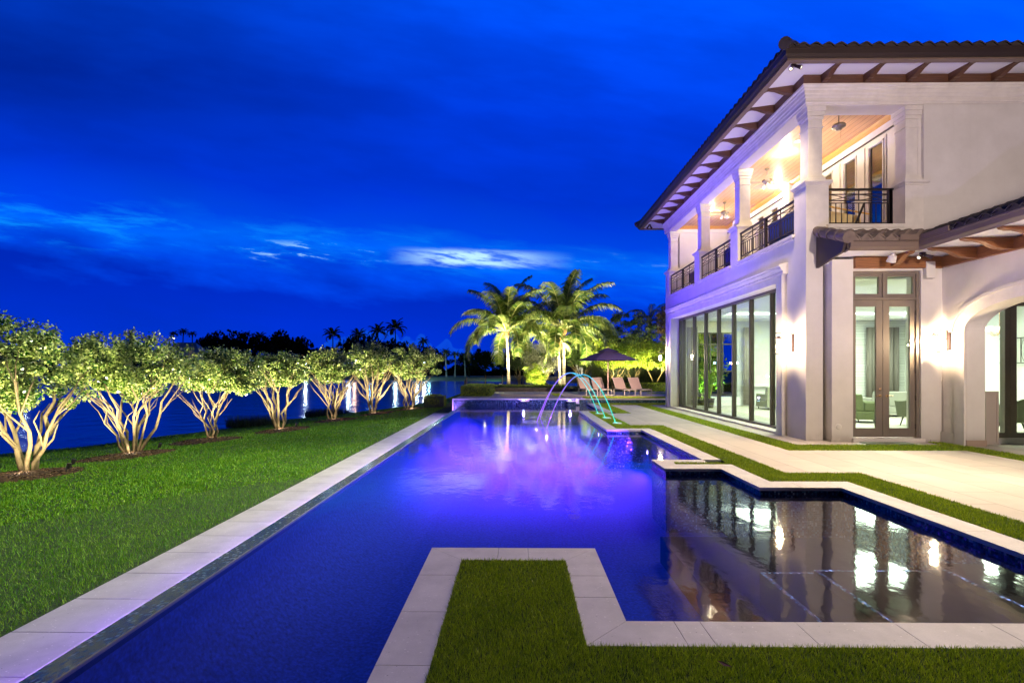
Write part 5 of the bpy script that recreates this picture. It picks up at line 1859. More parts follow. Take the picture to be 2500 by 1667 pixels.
def clump_points(n, nclump, rx, ry, rz, cz, clump_r, seed, shell=0.55, flat_bottom=True):
    """points gathered in clumps that fill the outer part of an ellipsoid"""
    r = np.random.default_rng(seed)
    c = r.normal(size=(nclump, 3))
    c /= np.linalg.norm(c, axis=1)[:, None]
    rad = shell + (1 - shell) * r.uniform(0, 1, nclump) ** 0.7
    c = c * rad[:, None]
    if flat_bottom:
        c[:, 2] = np.where(c[:, 2] < -0.52, -0.52 - (c[:, 2] + 0.52) * -0.25, c[:, 2])
    bumps = 1 + 0.20 * np.sin(3.1 * np.arctan2(c[:, 1], c[:, 0]) + seed) + 0.10 * r.normal(size=nclump)
    c = c * bumps[:, None]
    c = c * np.array([rx, ry, rz]) + np.array([0, 0, cz])
    w_ = r.uniform(0.5, 1.5, nclump)
    w_ /= w_.sum()
    which = r.choice(nclump, n, p=w_)
    g = r.normal(size=(n, 3))
    g /= np.linalg.norm(g, axis=1)[:, None]
    rr = r.uniform(0, 1, n) ** 0.45
    sz = clump_r * r.uniform(0.6, 1.35, nclump)
    p = c[which] + g * rr[:, None] * sz[which][:, None] * np.array([1.0, 1.0, 0.72])
    return p, c


def stems(b, n, r0, spread, h, seed, kink=0.10, base_r=0.10, sub=3, tips=None):
    """several crooked trunks fanning out from one base"""
    r = random.Random(seed)
    ends = []
    for i in range(n):
        a = 2 * PI * i / n + r.uniform(-0.35, 0.35)
        sp_ = spread * r.uniform(0.45, 1.0)
        st = Vector((base_r * math.cos(a), base_r * math.sin(a), -0.05))
        pts_ = [st]
        rs = [r0 * r.uniform(0.8, 1.2)]
        N_ = 6
        hh = h * r.uniform(0.9, 1.1)
        curve = r.uniform(0.7, 1.5)
        for k_ in range(1, N_ + 1):
            f = k_ / N_
            off = Vector((r.uniform(-kink, kink), r.uniform(-kink, kink), r.uniform(-kink, kink) * 0.4))
            pts_.append(st + Vector((math.cos(a), math.sin(a), 0)) * sp_ * f ** curve + Vector((0, 0, hh * f)) + off)
            rs.append(rs[0] * (1 - 0.62 * f))
        b.tube(pts_, rs, 7)
        for s_ in range(sub):
            k_ = r.randint(2, N_ - 1)
            a2 = a + r.uniform(-1.2, 1.2)
            l = h * r.uniform(0.35, 0.7)
            p0 = pts_[k_]
            q_ = [p0]
            for m_ in (0.4, 0.75, 1.0):
                q_.append(p0 + Vector((math.cos(a2), math.sin(a2), 0)) * l * 0.65 * m_ + Vector((r.uniform(-kink, kink) * 0.6, r.uniform(-kink, kink) * 0.6, l * 0.8 * m_)))
            rr = rs[k_] * 0.62
            b.tube(q_, [rr, rr * 0.8, rr * 0.55, rr * 0.3], 5)


# the row of uplit multi-stem trees between lawn and lake
TREES = [  # x, y, base z, crown: cx offset, half width, centre z, half height, label
    (-12.7, 12.85, -1.06, -0.95, 1.80, 1.58, 1.24, 'leftmost lit tree of the row, cut by the picture edge, with thick leaning stems', 5, 0.085),
    (-12.45, 16.02, -1.09, -0.05, 1.72, 1.62, 1.10, 'second lit tree of the row, widest, with many stems fanning from its base', 9, 0.056),
    (-12.35, 20.02, -1.13, 0.50, 1.42, 1.46, 0.90, 'third lit tree of the row with one long stem reaching right', 6, 0.058),
    (-10.7, 22.32, -1.05, 0.05, 1.16, 1.55, 0.76, 'fourth lit tree of the row with twisted short trunk', 6, 0.075),
    (-9.7, 26.1, -1.03, -0.15, 1.16, 1.72, 0.95, 'fifth lit tree of the row with stems curving up to the right', 8, 0.065),
    (-8.48, 29.06, -0.93, -0.25, 1.34, 2.02, 1.12, 'sixth lit tree of the row, tallest and narrowest at the base', 8, 0.065),
    (-6.5, 29.94, -0.76, 0.15, 1.55, 1.95, 1.05, 'seventh lit tree of the row, beside the clipped round shrub', 10, 0.055)]
for i, (x, y, z, cxo, hw, cz, hh, lab, ns_, r0) in enumerate(TREES):
    t = thing('garden_tree', lab, 'tree', (x, y, z), 'uplit trees in a row along the lawn')
    b = MB()
    stems(b, ns_, r0 * 0.85, hw * 0.62, cz - z - hh * 0.25, 40 + i, kink=0.13, base_r=0.05 + 0.010 * ns_, sub=4)
    b.build('trunk', M['bark'], t, world=False, smooth=True)
    nl = 27000 if i < 3 else 14000
    p_, c_ = clump_points(nl, 105, hw, hw * 0.95, hh, 0, 0.33 if i < 3 else 0.26, 70 + i, shell=0.30)
    # sprays of leaves that stick out of the top and sides
    r_ = np.random.default_rng(900 + i)
    m_ = nl // 8
    aa = r_.uniform(0, 2 * PI, 16)
    el_ = r_.uniform(-0.1, 1.4, 16)
    kk = r_.integers(0, 16, m_)
    tt_ = r_.uniform(0.75, 1.16, m_)
    sp_ = np.stack([hw * np.cos(aa[kk]) * np.cos(el_[kk]) * tt_, hw * np.sin(aa[kk]) * np.cos(el_[kk]) * tt_, hh * np.sin(el_[kk]) * tt_], -1) + r_.normal(size=(m_, 3)) * 0.085
    p_ = np.concatenate([p_, sp_])
    p_ += np.array([cxo, 0, cz - z])
    leaf_cloud('crown', p_, 0.085 if i < 3 else 0.10, M['leaf'], t, 0.15, 0.6)
    if i == 1:
        pass
    # its uplights: two on the pool side of the bed and one behind
    e = 560 if i < 3 else 430
    for dx_, dy_, tx, sp_ in (((1.55, -1.35, 0.1, 84), (-1.2, -1.5, -0.3, 84)) if i < 6 else ((0.5, -1.9, 0.1, 84), (-1.4, -1.2, -0.3, 84))):
        light('uplight', 'SPOT', (x + dx_, y + dy_, float(lawn_h(x + dx_, y + dy_)) + 0.14), e, (1.0, 0.88, 0.58), t, 0.04, (x + tx + cxo, y, cz - 0.1), sp_, 0.8)
    light('uplight', 'POINT', (x + 0.22, y - 0.42, z + 0.18), 3, (1.0, 0.85, 0.62), t, 0.05)
# mulch rings round the trunks
for i, ((cx_, cy_), (rx, ry)) in enumerate(BEDS):
    b = MB()
    nn, vs, fs = 40, [], []
    vs.append((cx_, cy_, float(lawn_h(cx_, cy_)) + 0.09))
    for f in (0.35, 0.7, 0.93, 1.05):
        for k_ in range(nn):
            a = 2 * PI * k_ / nn
            q_ = f * (1 + 0.05 * math.sin(5 * a + i))
            px, py = cx_ + rx * q_ * math.cos(a), cy_ + ry * q_ * math.sin(a)
            vs.append((px, py, float(lawn_h(px, py)) + (0.09 * (1 - f * f) if f < 1 else -0.03) + random.uniform(0, 0.008)))
    fs = [(0, 1 + k_, 1 + (k_ + 1) % nn) for k_ in range(nn)]
    for r_ in range(3):
        for k_ in range(nn):
            fs.append((1 + r_ * nn + k_, 1 + (r_ + 1) * nn + k_, 1 + (r_ + 1) * nn + (k_ + 1) % nn, 1 + r_ * nn + (k_ + 1) % nn))
    o = b.add(vs, fs).build('mulch_bed', M['mulch'])
    structure(o)
cp = []
for (cx_, cy_), (rx, ry) in BEDS:
    n = 900
    a, q_ = rng.uniform(0, 2 * PI, n), np.sqrt(rng.uniform(0, 1.05, n))
    px, py = cx_ + rx * q_ * np.cos(a), cy_ + ry * q_ * np.sin(a)
    cp.append(np.stack([px, py, lawn_h(px, py) + 0.095 * (1 - q_ ** 2) + 0.012], -1))
o = leaf_cloud('mulch_chips', np.concatenate(cp), 0.07, M['chips'], None, 0.8, 0.4)
tag(o, 'shredded bark chips and dead leaves under the lit trees', kind='stuff')
# little spike lights in the beds
sp0 = None
for x, y, lab in [(-12.05, 13.35, 'small dark spike light in the mulch of the leftmost tree'), (-11.9, 16.4, 'small dark spike light on the mulch right of the widest tree'), (-9.95, 22.2, 'tiny spike light beside the fourth tree'), (-11.5, 12.6, 'low spike light at the near rim of the leftmost mulch bed')]:
    z = float(lawn_h(x, y))
    if sp0 is None:
        sp0 = thing('spike_light', lab, 'garden light', (x, y, z), 'spike lights in the mulch')
        MB().tube([(0, 0, -0.05), (0, 0, 0.16)], 0.012, 6).build('stake', M['black'], sp0, world=False)
        MB().lathe([(0.02, 0.12), (0.045, 0.14), (0.05, 0.27), (0.04, 0.27)], (0, 0), 12, Matrix.Rotation(R(18), 4, 'Y')).build('head', M['black'], sp0, world=False)
    else:
        copy_thing(sp0, (x, y, z), None, lab)


def hedge(name, label, x0, x1, y0, y1, z0, z1, mt, n, size=0.05, cat='hedge', round_=False):
    t = thing(name, label, cat, ((x0 + x1) / 2, (y0 + y1) / 2, z0))
    hx, hy, hz = (x1 - x0) / 2, (y1 - y0) / 2, (z1 - z0)
    # leaves over the faces of a clipped box with rounded edges, and a dark woody core
    p = rng.uniform(-1, 1, (n, 3))
    ax = rng.choice(3, n, p=np.array([hy * hz, hx * hz, hx * hy]) / (hy * hz + hx * hz + hx * hy))
    sg = np.where(rng.uniform(0, 1, n) < 0.5, -1.0, 1.0)
    sg = np.where(ax == 2, 1.0, sg)
    for k_ in range(3):
        p[:, k_] = np.where(ax == k_, sg, p[:, k_])
    if round_:
        nn = np.linalg.norm(p, axis=1)[:, None]
        p = p / nn ** 0.75
    pts_ = p * np.array([hx, hy, hz / 2]) + np.array([0, 0, hz / 2]) + rng.normal(size=(n, 3)) * 0.022
    pts_[:, 2] = np.maximum(pts_[:, 2], 0.02)
    leaf_cloud('foliage', pts_, size, mt, t, 0.0, 0.6)
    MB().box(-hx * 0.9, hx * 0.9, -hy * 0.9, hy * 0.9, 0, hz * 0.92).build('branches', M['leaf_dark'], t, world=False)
    return t


z_s = float(lawn_h(-5.0, 29.6))
hedge('clipped_shrub', 'clipped rounded green shrub at the end of the tree row', -5.6, -4.3, 29.2, 30.3, z_s, z_s + 0.75, M['leaf_green'], 5200, 0.06, 'shrub', True)
hedge('clipped_hedge', 'block of clipped hedge at the left end of the far terrace', -3.1, -1.5, 27.1, 31.4, T, 0.72, M['leaf_green'], 14000, 0.07)
hedge('low_hedge', 'long low hedge below the two tall palms', -2.2, 3.5, 36.0, 36.9, 0.12, 0.50, M['leaf_green'], 9000, 0.08)
hedge('low_hedge', 'low hedge behind the sun loungers on the right', 7.6, 16.0, 35.2, 36.6, 0.12, 0.66, M['leaf_green'], 11000, 0.09)
o = MB().box(-1.6, 4.4, 33.6, 33.9, 0.05, 0.42).build('garden_wall', M['stone_wall'])
tag(o, 'low dark stone garden wall behind the spa', 'wall')
for i in range(3):
    pass
hedge('low_hedge', 'dark low planting on top of the stone garden wall behind the spa', -1.7, 4.4, 33.95, 34.8, 0.10, 0.46, M['leaf_dark'], 6000, 0.08)
# reeds at the lake edge
for i, (x, y, lab) in enumerate([(-14.6, 27.5, 'dark clump of reeds at the water edge behind the third and fourth tree'), (-12.6, 33.0, 'dark clump of reeds at the water edge behind the fifth tree')]):
    t = thing('reed_clump', lab, 'reeds', (x, y, -1.5))
    n = 1500
    a, q_ = rng.uniform(0, 2 * PI, n), np.sqrt(rng.uniform(0, 1, n))
    pp = np.stack([1.5 * q_ * np.cos(a), 0.9 * q_ * np.sin(a), np.zeros(n)], -1)
    o = blades('leaves', pp, 0.6, 0.03, M['leaf_dark'], 0.5)
    o.parent = t

# ================================================================== palms


def palm(name, label, loc, H, r, nf, flen, seed, mt, lean=(0, 0), droop=1.0, nleaf=58, grp=None, trunk_mt=None, boots=True, leaflet=0.6, wide=1.6):
    rr = random.Random(seed)
    t = thing(name, label, 'palm tree', loc, grp)
    b = MB()
    n = int(H / 0.085)
    prof = []
    for i in range(n):
        f = i / n
        rad = r * (1.25 - 0.35 * min(1, f * 4)) * (1 - 0.12 * f)
        prof.append((rad * 1.07, f * H))
        prof.append((rad * 0.93, f * H + H / n * 0.75))
    vs, fs = [], []
    NN = 12
    for q_, (rad, z) in enumerate(prof):
        cx_, cy_ = lean[0] * (z / H) ** 1.6, lean[1] * (z / H) ** 1.6
        for k_ in range(NN):
            a = 2 * PI * k_ / NN
            vs.append((cx_ + rad * math.cos(a), cy_ + rad * math.sin(a), z))
    for q_ in range(len(prof) - 1):
        for k_ in range(NN):
            fs.append((q_ * NN + k_, q_ * NN + (k_ + 1) % NN, (q_ + 1) * NN + (k_ + 1) % NN, (q_ + 1) * NN + k_))
    b.add(vs, fs)
    b.build('trunk', trunk_mt or M['palm_bark'], t, world=False)
    top = Vector((lean[0], lean[1], H))
    if boots:
        b = MB()
        b.lathe([(r * 1.0, -0.55), (r * 1.7, -0.35), (r * 1.9, -0.1), (r * 1.5, 0.2), (r * 0.6, 0.6)], (0, 0), 12, Matrix.Translation(top))
        for i in range(26):
            a = rr.uniform(0, 2 * PI)
            z = rr.uniform(-0.6, 0.25)
            d_ = Vector((math.cos(a), math.sin(a), 0))
            b.tube([top + d_ * r * 1.1 + Vector((0, 0, z)), top + d_ * r * 2.2 + Vector((0, 0, z + 0.22))], [0.045, 0.02], 5)
        b.build('crown_shaft', M['boot'], t, world=False)
    sb = MB()
    L1, L2 = [], []
    for i in range(nf):
        az = 2.399963 * i + rr.uniform(-0.2, 0.2)
        f = i / max(1, nf - 1)
        el = R(84 - 77 * f ** 0.85) + rr.uniform(-0.08, 0.08)
        L = flen * rr.uniform(0.86, 1.08)
        p = top + Vector((math.cos(az), math.sin(az), 0)) * r * 0.8
        pts_ = [p.copy()]
        e_ = el
        ns = 14
        for k_ in range(ns):
            e_ -= (0.045 + 0.022 * k_ * 0.5 + 0.045 * (1 - abs(math.sin(el)))) * droop * (1.15 if k_ > 6 else 0.8) * (0.66 + 0.5 * f)
            p = p + Vector((math.cos(az) * math.cos(e_), math.sin(az) * math.cos(e_), math.sin(e_))) * (L / ns)
            pts_.append(p.copy())
        sb.tube(pts_, [0.055 * (1 - 0.9 * k_ / ns) + 0.004 for k_ in range(ns + 1)], 5)
        side = Vector((-math.sin(az), math.cos(az), 0))
        for k_ in range(nleaf):
            s_ = 0.16 + 0.83 * k_ / nleaf
            x = s_ * ns
            i0 = min(int(x), ns - 1)
            q_ = pts_[i0].lerp(pts_[i0 + 1], x - i0)
            dr = (pts_[i0 + 1] - pts_[i0]).normalized()
            up_ = dr.cross(side)
            if up_.z < 0:
                up_ = -up_
            ll = flen * 0.215 * math.sin(PI * (0.12 + 0.80 * s_)) ** 0.7 * rr.uniform(0.85, 1.1)
            for sg in (-1, 1):
                d1_ = (side * sg * 0.80 + dr * 0.50 + up_ * rr.uniform(0.02, 0.22)).normalized()
                w_ = 0.024 * flen / 4.5 * 2.0 * wide
                m_ = q_ + d1_ * ll * 0.45
                d2_ = (d1_ * leaflet + Vector((0, 0, -1)) * rr.uniform(0.55, 1.0) * droop).normalized()
                e2 = m_ + d2_ * ll * 0.60
                wv = dr * w_ * 0.5
                L1 += [q_ - wv, q_ + wv, m_ + wv * 0.9, m_ - wv * 0.9]
                L1 += [m_ - wv * 0.9, m_ + wv * 0.9, e2 + wv * 0.12, e2 - wv * 0.12]
    me = np_mesh(np.array([tuple(v_) for v_ in L1]), 4, np.arange(len(L1)))
    fr_ = link('fronds', me, mt, t, world=False)
    sb.build('midribs', M['palm_stem'], t, world=False)
    return t


def palm_bark():
    m = bpy.data.materials.new('ringed_palm_bark')
    m.use_nodes = True
    t = NT(m.node_tree)
    tcn = t.n('ShaderNodeTexCoord')
    sp = t.n('ShaderNodeSeparateXYZ', Vector=tcn.outputs['Object'])
    nn = t.n('ShaderNodeTexNoise', Vector=tcn.outputs['Object'], Scale=9.0, Detail=4.0)
    zz = t.m('ADD', t.m('MULTIPLY', sp.outputs[2], 1 / 0.13), t.m('MULTIPLY', nn.outputs[0], 0.5))
    ring = t.m('LESS_THAN', t.m('FRACT', zz), 0.32)
    col = t.ramp(nn.outputs[0], [(0.3, (0.34, 0.27, 0.19)), (0.7, (0.56, 0.48, 0.36))])
    col = t.mix(t.m('MULTIPLY', ring, 0.8), col, (0.13, 0.085, 0.05, 1))
    b = t.n('ShaderNodeBsdfPrincipled', Base__Color=col, Roughness=0.9)
    t.n('ShaderNodeOutputMaterial', Surface=b)
    return m


M['palm_bark'] = palm_bark()
PG = 'lit coconut palms behind the spa'
palm('coconut_palm', 'left coconut palm with slim ringed trunk, lit from below', (-0.75, 40, 0.15), 4.55, 0.13, 28, 5.1, 3, M['palm_leaf'], (-0.18, 0), 0.88, grp=PG)
palm('coconut_palm', 'tallest coconut palm, the thicker right trunk of the close pair', (3.68, 40.3, 0.15), 4.75, 0.15, 32, 5.4, 8, M['palm_leaf'], (-0.05, 0), 0.9, grp=PG)
palm('coconut_palm', 'shorter coconut palm whose trunk stands left in the close pair', (3.30, 39.7, 0.15), 3.65, 0.13, 9, 2.4, 15, M['palm_leaf'], (-0.12, 0), 1.15, grp=PG)
for x, y, tx, tz, e in [(-1.4, 38.6, -0.9, 5.8, 1500), (0.1, 38.9, -0.8, 5.0, 1500), (2.6, 38.3, 3.3, 5.6, 1500), (4.9, 38.4, 3.9, 5.2, 1600), (-1.6, 34.2, -0.9, 7.6, 2100), (5.0, 34.2, 3.8, 7.6, 2300), (3.6, 37.8, 3.5, 2.0, 260), (-0.7, 37.9, -0.75, 2.2, 200)]:
    light('palm_uplight', 'SPOT', (x, y, 0.6), e * 1.1, (1.0, 0.94, 0.62), None, 0.08, (tx, 40, tz), 80, 0.7)

# ================================================================== back garden


def small_tree(name, label, loc, H, crown_w, crown_h, mt, seed, ns_=4, nl=9000, leaf=0.12, bark='bark', grp=None, clumps=70, cr=0.5):
    t = thing(name, label, 'tree', loc, grp)
    b = MB()
    stems(b, ns_, 0.08, crown_w * 0.25, H - crown_h * 0.9, seed, 0.10, 0.10, 3)
    b.build('trunk', M[bark], t, world=False, smooth=True)
    p_, c_ = clump_points(nl, clumps, crown_w, crown_w * 0.9, crown_h / 2, 0, cr, seed, 0.35)
    p_ += np.array([0, 0, H - crown_h / 2])
    leaf_cloud('crown', p_, leaf, mt, t, 0.1, 0.6)
    return t


small_tree('silver_tree', 'silvery grey leaved tree behind the bright round bush between the palms', (2.1, 42.5, 0.1), 4.4, 1.75, 3.6, M['leaf_silver'], 5, 5, 12000, 0.10)
small_tree('silver_tree', 'darker loose tree left of the silvery one behind the round bush', (0.2, 45.5, 0.1), 4.3, 1.5, 3.2, M['leaf_dark'], 6, 4, 6000, 0.14)
t = small_tree('round_bush', 'bright yellow green ball shaped bush between the palm trunks', (1.45, 40.0, 0.1), 1.9, 0.92, 1.75, M['leaf_green'], 9, 6, 9000, 0.08, cr=0.28)
G2 = 'lit trees behind the sun loungers'
small_tree('garden_tree', 'spreading lit tree directly right of the umbrella pole', (7.6, 40.0, 0.1), 4.0, 1.9, 2.6, M['leaf_green'], 21, 3, 11000, 0.12, grp=G2)
small_tree('garden_tree', 'lit tree with slender white trunk between two loungers', (9.4, 41.0, 0.1), 4.4, 1.9, 2.9, M['leaf_green'], 22, 2, 11000, 0.12, grp=G2)
small_tree('garden_tree', 'lit tree with thick brown trunk beside the far lantern', (12.9, 38.5, 0.1), 4.3, 2.1, 3.0, M['leaf_green'], 23, 3, 12000, 0.12, 'bark_dark', grp=G2)
small_tree('garden_tree', 'low lit tree with wide yellow green crown above the rightmost lounger', (11.0, 40.5, 0.1), 3.9, 2.1, 2.4, M['leaf_green'], 24, 2, 11000, 0.12, grp=G2)
small_tree('garden_tree', 'dim tree left of the umbrella, behind the tall palms', (5.4, 44.0, 0.1), 5.0, 2.0, 3.6, M['leaf_dark'], 25, 3, 9000, 0.15, grp=G2)
small_tree('bronze_tree', 'tall bronze leaved tree rising behind the lit trees by the villa', (14.6, 44.5, 0.1), 7.6, 2.9, 5.0, M['leaf_red'], 26, 3, 15000, 0.16, 'bark_dark')
small_tree('dark_tree', 'dark dense tree between the right palm and the bronze tree', (10.2, 47.5, 0.1), 7.2, 3.0, 5.2, M['leaf_dark'], 27, 3, 14000, 0.18, 'bark_dark')
small_tree('dark_tree', 'dark leafy tree just left of the villa corner', (17.5, 50.0, 0.0), 8.6, 3.0, 5.6, M['leaf_dark'], 28, 3, 12000, 0.2, 'bark_dark')
small_tree('dark_tree', 'dark tree mass behind the umbrella top', (6.6, 52.0, -0.6), 7.6, 2.8, 5.2, M['leaf_dark'], 29, 3, 10000, 0.2, 'bark_dark')
for x, y, tx, ty, tz, e in [(7.9, 38.3, 7.8, 40, 3.2, 420), (9.6, 39.0, 9.6, 41, 3.4, 420), (11.3, 38.6, 11.2, 40.6, 3.0, 420), (13.2, 36.9, 13.0, 39, 3.6, 380), (1.6, 38.5, 1.5, 40, 1.2, 160), (2.6, 40.6, 2.4, 42.6, 2.6, 330), (13.6, 40.5, 14.2, 44, 5.2, 500), (9.0, 43.5, 9.9, 47.0, 5.0, 260), (-2.2, 33.0, -2.3, 29.5, 0.7, 60), (5.2, 40.8, 5.4, 44, 3.5, 160)]:
    light('garden_uplight', 'SPOT', (x, y, 0.55 if y > 34 else 1.2), e * 1.4, (1.0, 0.92, 0.45), None, 0.06, (tx, ty, tz), 100, 0.7)
light('garden_glow', 'SPOT', (11.5, 33.0, 1.5), 120, (1.0, 0.9, 0.5), None, 0.06, (11.5, 36.2, 0.5), 110, 0.6)
palm('royal_palm', 'dark palm with drooping fronds rising behind the trees at the villa corner', (15.7, 60, 0), 7.4, 0.2, 16, 3.4, 31, M['leaf_dark'], (0, 0), 1.5, 34, boots=False, trunk_mt=M['bark_dark'])
palm('royal_palm', 'dark palm partly hidden by the villa corner', (18.9, 62, 0), 6.4, 0.2, 14, 3.2, 33, M['leaf_dark'], (0, 0), 1.5, 30, boots=False, trunk_mt=M['bark_dark'])

# picket fence on the bank
f_ = thing('picket_fence', 'dark metal picket fence along the bank behind the palms', 'fence', (-1.5, 44.8, 0))
segs = [((-4.62, 44.8), (-2.95, 45.2), 0.88, -0.15), ((-2.95, 45.2), (-1.42, 45.2), 1.05, -0.05), ((-1.42, 45.2), (0.06, 45.2), 1.08, 0.0), ((0.06, 45.2), (1.7, 45.2), 1.10, 0.0), ((1.7, 45.2), (3.4, 45.2), 0.95, 0.0), ((3.4, 45.2), (5.2, 45.2), 0.95, 0.0)]
for (x0, y0), (x1, y1), zt, zb in segs:
    b = MB()
    L = math.hypot(x1 - x0, y1 - y0)
    Tm = Matrix.Translation((x0, y0, 0)) @ Matrix.Rotation(math.atan2(y1 - y0, x1 - x0), 4, 'Z')
    for z in (zt, zt - 0.16, zb + 0.12):
        b.box(0, L, -0.015, 0.015, z - 0.03, z, Tm)
    n = int(L / 0.105)
    for i in range(1, n):
        b.box(i * L / n - 0.008, i * L / n + 0.008, -0.01, 0.01, zb - 0.3, zt - 0.03, Tm)
    b.build('panel', M['iron'], f_)
    MB().box(-0.035, 0.035, -0.035, 0.035, zb - 0.4, zt + 0.10, Matrix.Translation((x0, y0, 0))).build('post', M['bark_dark'], f_)
o = MB().box(-4.82, -4.68, 44.75, 44.9, -1.8, 0.75).build('fence_post', M['stone_wall'])
tag(o, 'stout dark end post beside the left end of the picket fence', 'post')
b = MB()
for x in np.arange(6.5, 17.0, 0.13):
    b.box(x - 0.01, x + 0.01, 46.0, 46.02, 0.0, 1.75)
for z in (0.2, 1.7):
    b.box(6.5, 17.0, 45.99, 46.03, z, z + 0.04)
o = b.build('garden_fence', M['black'])
tag(o, 'tall black metal fence behind the lit garden trees', 'fence')
o = hedge('tall_hedge', 'tall dark hedge closing the garden behind the loungers', 6.2, 19.0, 46.6, 47.8, 0.0, 2.3, M['leaf_dark'], 16000, 0.14)
o = MB().box(-1.42, -1.22, 37.0, 37.2, 0.1, 0.62).build('bollard', M['coping'])
tag(o, 'short square stone post at the left end of the low hedge', 'post')
o = MB().prism([(-0.3, 0), (-0.25, 0.42), (0.25, 0.42), (0.3, 0)], 1, -0.3, 0.3, Matrix.Translation((12.1, 37.4, 0.1))).build('garden_box', M['coping'], bevel=0.02)
tag(o, 'small pale stone box in the hedge near the brown trunk', 'box')

small_tree('window_shrub', 'lush green shrub outside the garden window of the living room', (8.7, 24.0, 0.0), 3.0, 1.1, 2.7, M['leaf_green'], 61, 4, 5000, 0.14)
light('window_shrub_light', 'SPOT', (8.9, 22.95, 0.3), 120, (0.55, 1.0, 0.45), None, 0.05, (8.8, 24.2, 1.9), 130, 0.7)

# neighbour's house with a lit window
nh = thing('neighbour_house', 'dim blue neighbouring house with one lit window behind the palms', 'house', (8.4, 70, 0))
b = MB()
b.box(5.8, 7.4, 70, 80, -0.2, 3.6)
b.box(7.4, 9.3, 70, 80, -0.2, 0.85)
b.box(7.4, 9.3, 70, 80, 2.75, 3.6)
b.box(9.3, 22, 70, 80, -0.2, 3.6)
b.build('wall', M['hull'], nh)
MB().prism([(5.0, 3.6), (22.8, 3.6), (18, 6.0), (9, 6.0)], 1, 69.4, 80).build('roof', M['tile'], nh)
MB().box(7.4, 9.3, 70.3, 70.4, 0.85, 2.75).build('window', M['lit_window'], nh)
b = MB()
for x in (7.4, 7.98, 8.32, 8.66, 9.24):
    b.box(x, x + 0.06, 70.05, 70.12, 0.85, 2.75)
for z in (0.85, 2.0, 2.7):
    b.box(7.46, 9.24, 70.055, 70.115, z, z + 0.05)
b.box(7.4, 8.0, 70.13, 70.2, 0.85, 2.75)
b.build('window_frame', M['black'], nh)

# ---------------- umbrella and loungers
um = thing('umbrella', 'large purple canvas umbrella with vented top over the loungers', 'umbrella', (5.12, 28.6, T))
MB().cyl((0, 0), 0.038, 0.0, 2.62, 12).build('pole', M['pole'], um, world=False)
b = MB()
n = 8
rim = [(1.78 * math.cos(R(45 * i + 12)), 1.78 * math.sin(R(45 * i + 12)), 1.98) for i in range(n)]
mid = [(0.92 * math.cos(R(45 * i + 12)), 0.92 * math.sin(R(45 * i + 12)), 2.30) for i in range(n)]
inn = [(0.34 * math.cos(R(45 * i + 12)), 0.34 * math.sin(R(45 * i + 12)), 2.50) for i in range(n)]
fs = []
for i in range(n):
    j = (i + 1) % n
    fs += [(i, j, n + j, n + i), (n + i, n + j, 2 * n + j, 2 * n + i)]
b.add(rim + mid + inn, fs)
o = b.build('canopy', M['umbrella'], um, world=False)
o.modifiers.new('thick', 'SOLIDIFY').thickness = 0.008
b = MB()
r1 = [(0.66 * math.cos(R(45 * i + 12)), 0.66 * math.sin(R(45 * i + 12)), 2.47) for i in range(n)]
b.add(r1 + [(0, 0, 2.70)], [(i, (i + 1) % n, n) for i in range(n)])
o = b.build('vent_cap', M['umbrella'], um, world=False)
o.modifiers.new('thick', 'SOLIDIFY').thickness = 0.008
MB().lathe([(0.025, 2.66), (0.03, 2.72), (0.0, 2.78)], (0, 0), 8).build('finial', M['pole'], um, world=False)
for i in range(n):
    q_ = rim[i]
    MB().tube([(0, 0, 2.55), (q_[0] * 0.5, q_[1] * 0.5, 2.28), (q_[0] * 0.97, q_[1] * 0.97, 1.975)], 0.012, 5).build('rib', M['pole'], um, world=False)
    MB().tube([(0.03 * math.cos(i), 0.03 * math.sin(i), 1.95), (q_[0] * 0.45, q_[1] * 0.45, 2.29)], 0.009, 5).build('strut', M['pole'], um, world=False)
MB().lathe([(0.28, 0.0), (0.28, 0.05), (0.06, 0.08), (0.05, 0.22)], (0, 0), 20).build('base', M['alu'], um, world=False)

lg = thing('sun_lounger', 'leftmost tan sling sun lounger, far left of the umbrella pole', 'sun lounger', (3.95, 29.2, T), 'tan sling sun loungers')
W = 0.33
b = MB()
for sx_ in (-W, W):
    b.box(sx_ - 0.02, sx_ + 0.02, -1.05, 0.35, 0.315, 0.355)
b.box(-W, W, -1.07, -1.03, 0.31, 0.35)
b.box(-W, W, 0.30, 0.34, 0.316, 0.352)
for sx_ in (-W, W):
    b.tube([(sx_, 0.05, 0.35), (sx_, 0.52, 0.98)], 0.018, 6)
b.tube([(-W, 0.52, 0.98), (W, 0.52, 0.98)], 0.018, 6)
b.tube([(-W, 0.55, 0.16), (-W, 0.20, 0.30)], 0.015, 6)
b.tube([(W, 0.55, 0.16), (W, 0.20, 0.30)], 0.015, 6)
b.build('frame', M['alu'], lg, world=False)
for sx_, y in ((-W, -0.98), (W, -0.98), (-W, 0.28), (W, 0.28)):
    MB().box(sx_ - 0.02, sx_ + 0.02, y - 0.02, y + 0.02, 0, 0.315).build('leg', M['alu'], lg, world=False)
MB().box(-W + 0.02, W - 0.02, -1.02, 0.06, 0.335, 0.343).build('seat', M['sling'], lg, world=False)
MB().prism([(0.045, 0.355), (0.515, 0.975), (0.525, 0.97), (0.055, 0.35)], 0, -W + 0.01, W - 0.01).build('backrest', M['sling'], lg, world=False)
lg.rotation_euler = (0, 0, R(12))
for x, y, lab in [(4.72, 29.2, 'tan sling sun lounger just left of the umbrella pole'), (5.95, 28.9, 'tan sling sun lounger just right of the umbrella pole'), (6.85, 28.9, 'rightmost tan sling sun lounger, nearest the villa corner')]:
    copy_thing(lg, (x, y, T), R(12 if x < 5 else 16), lab)
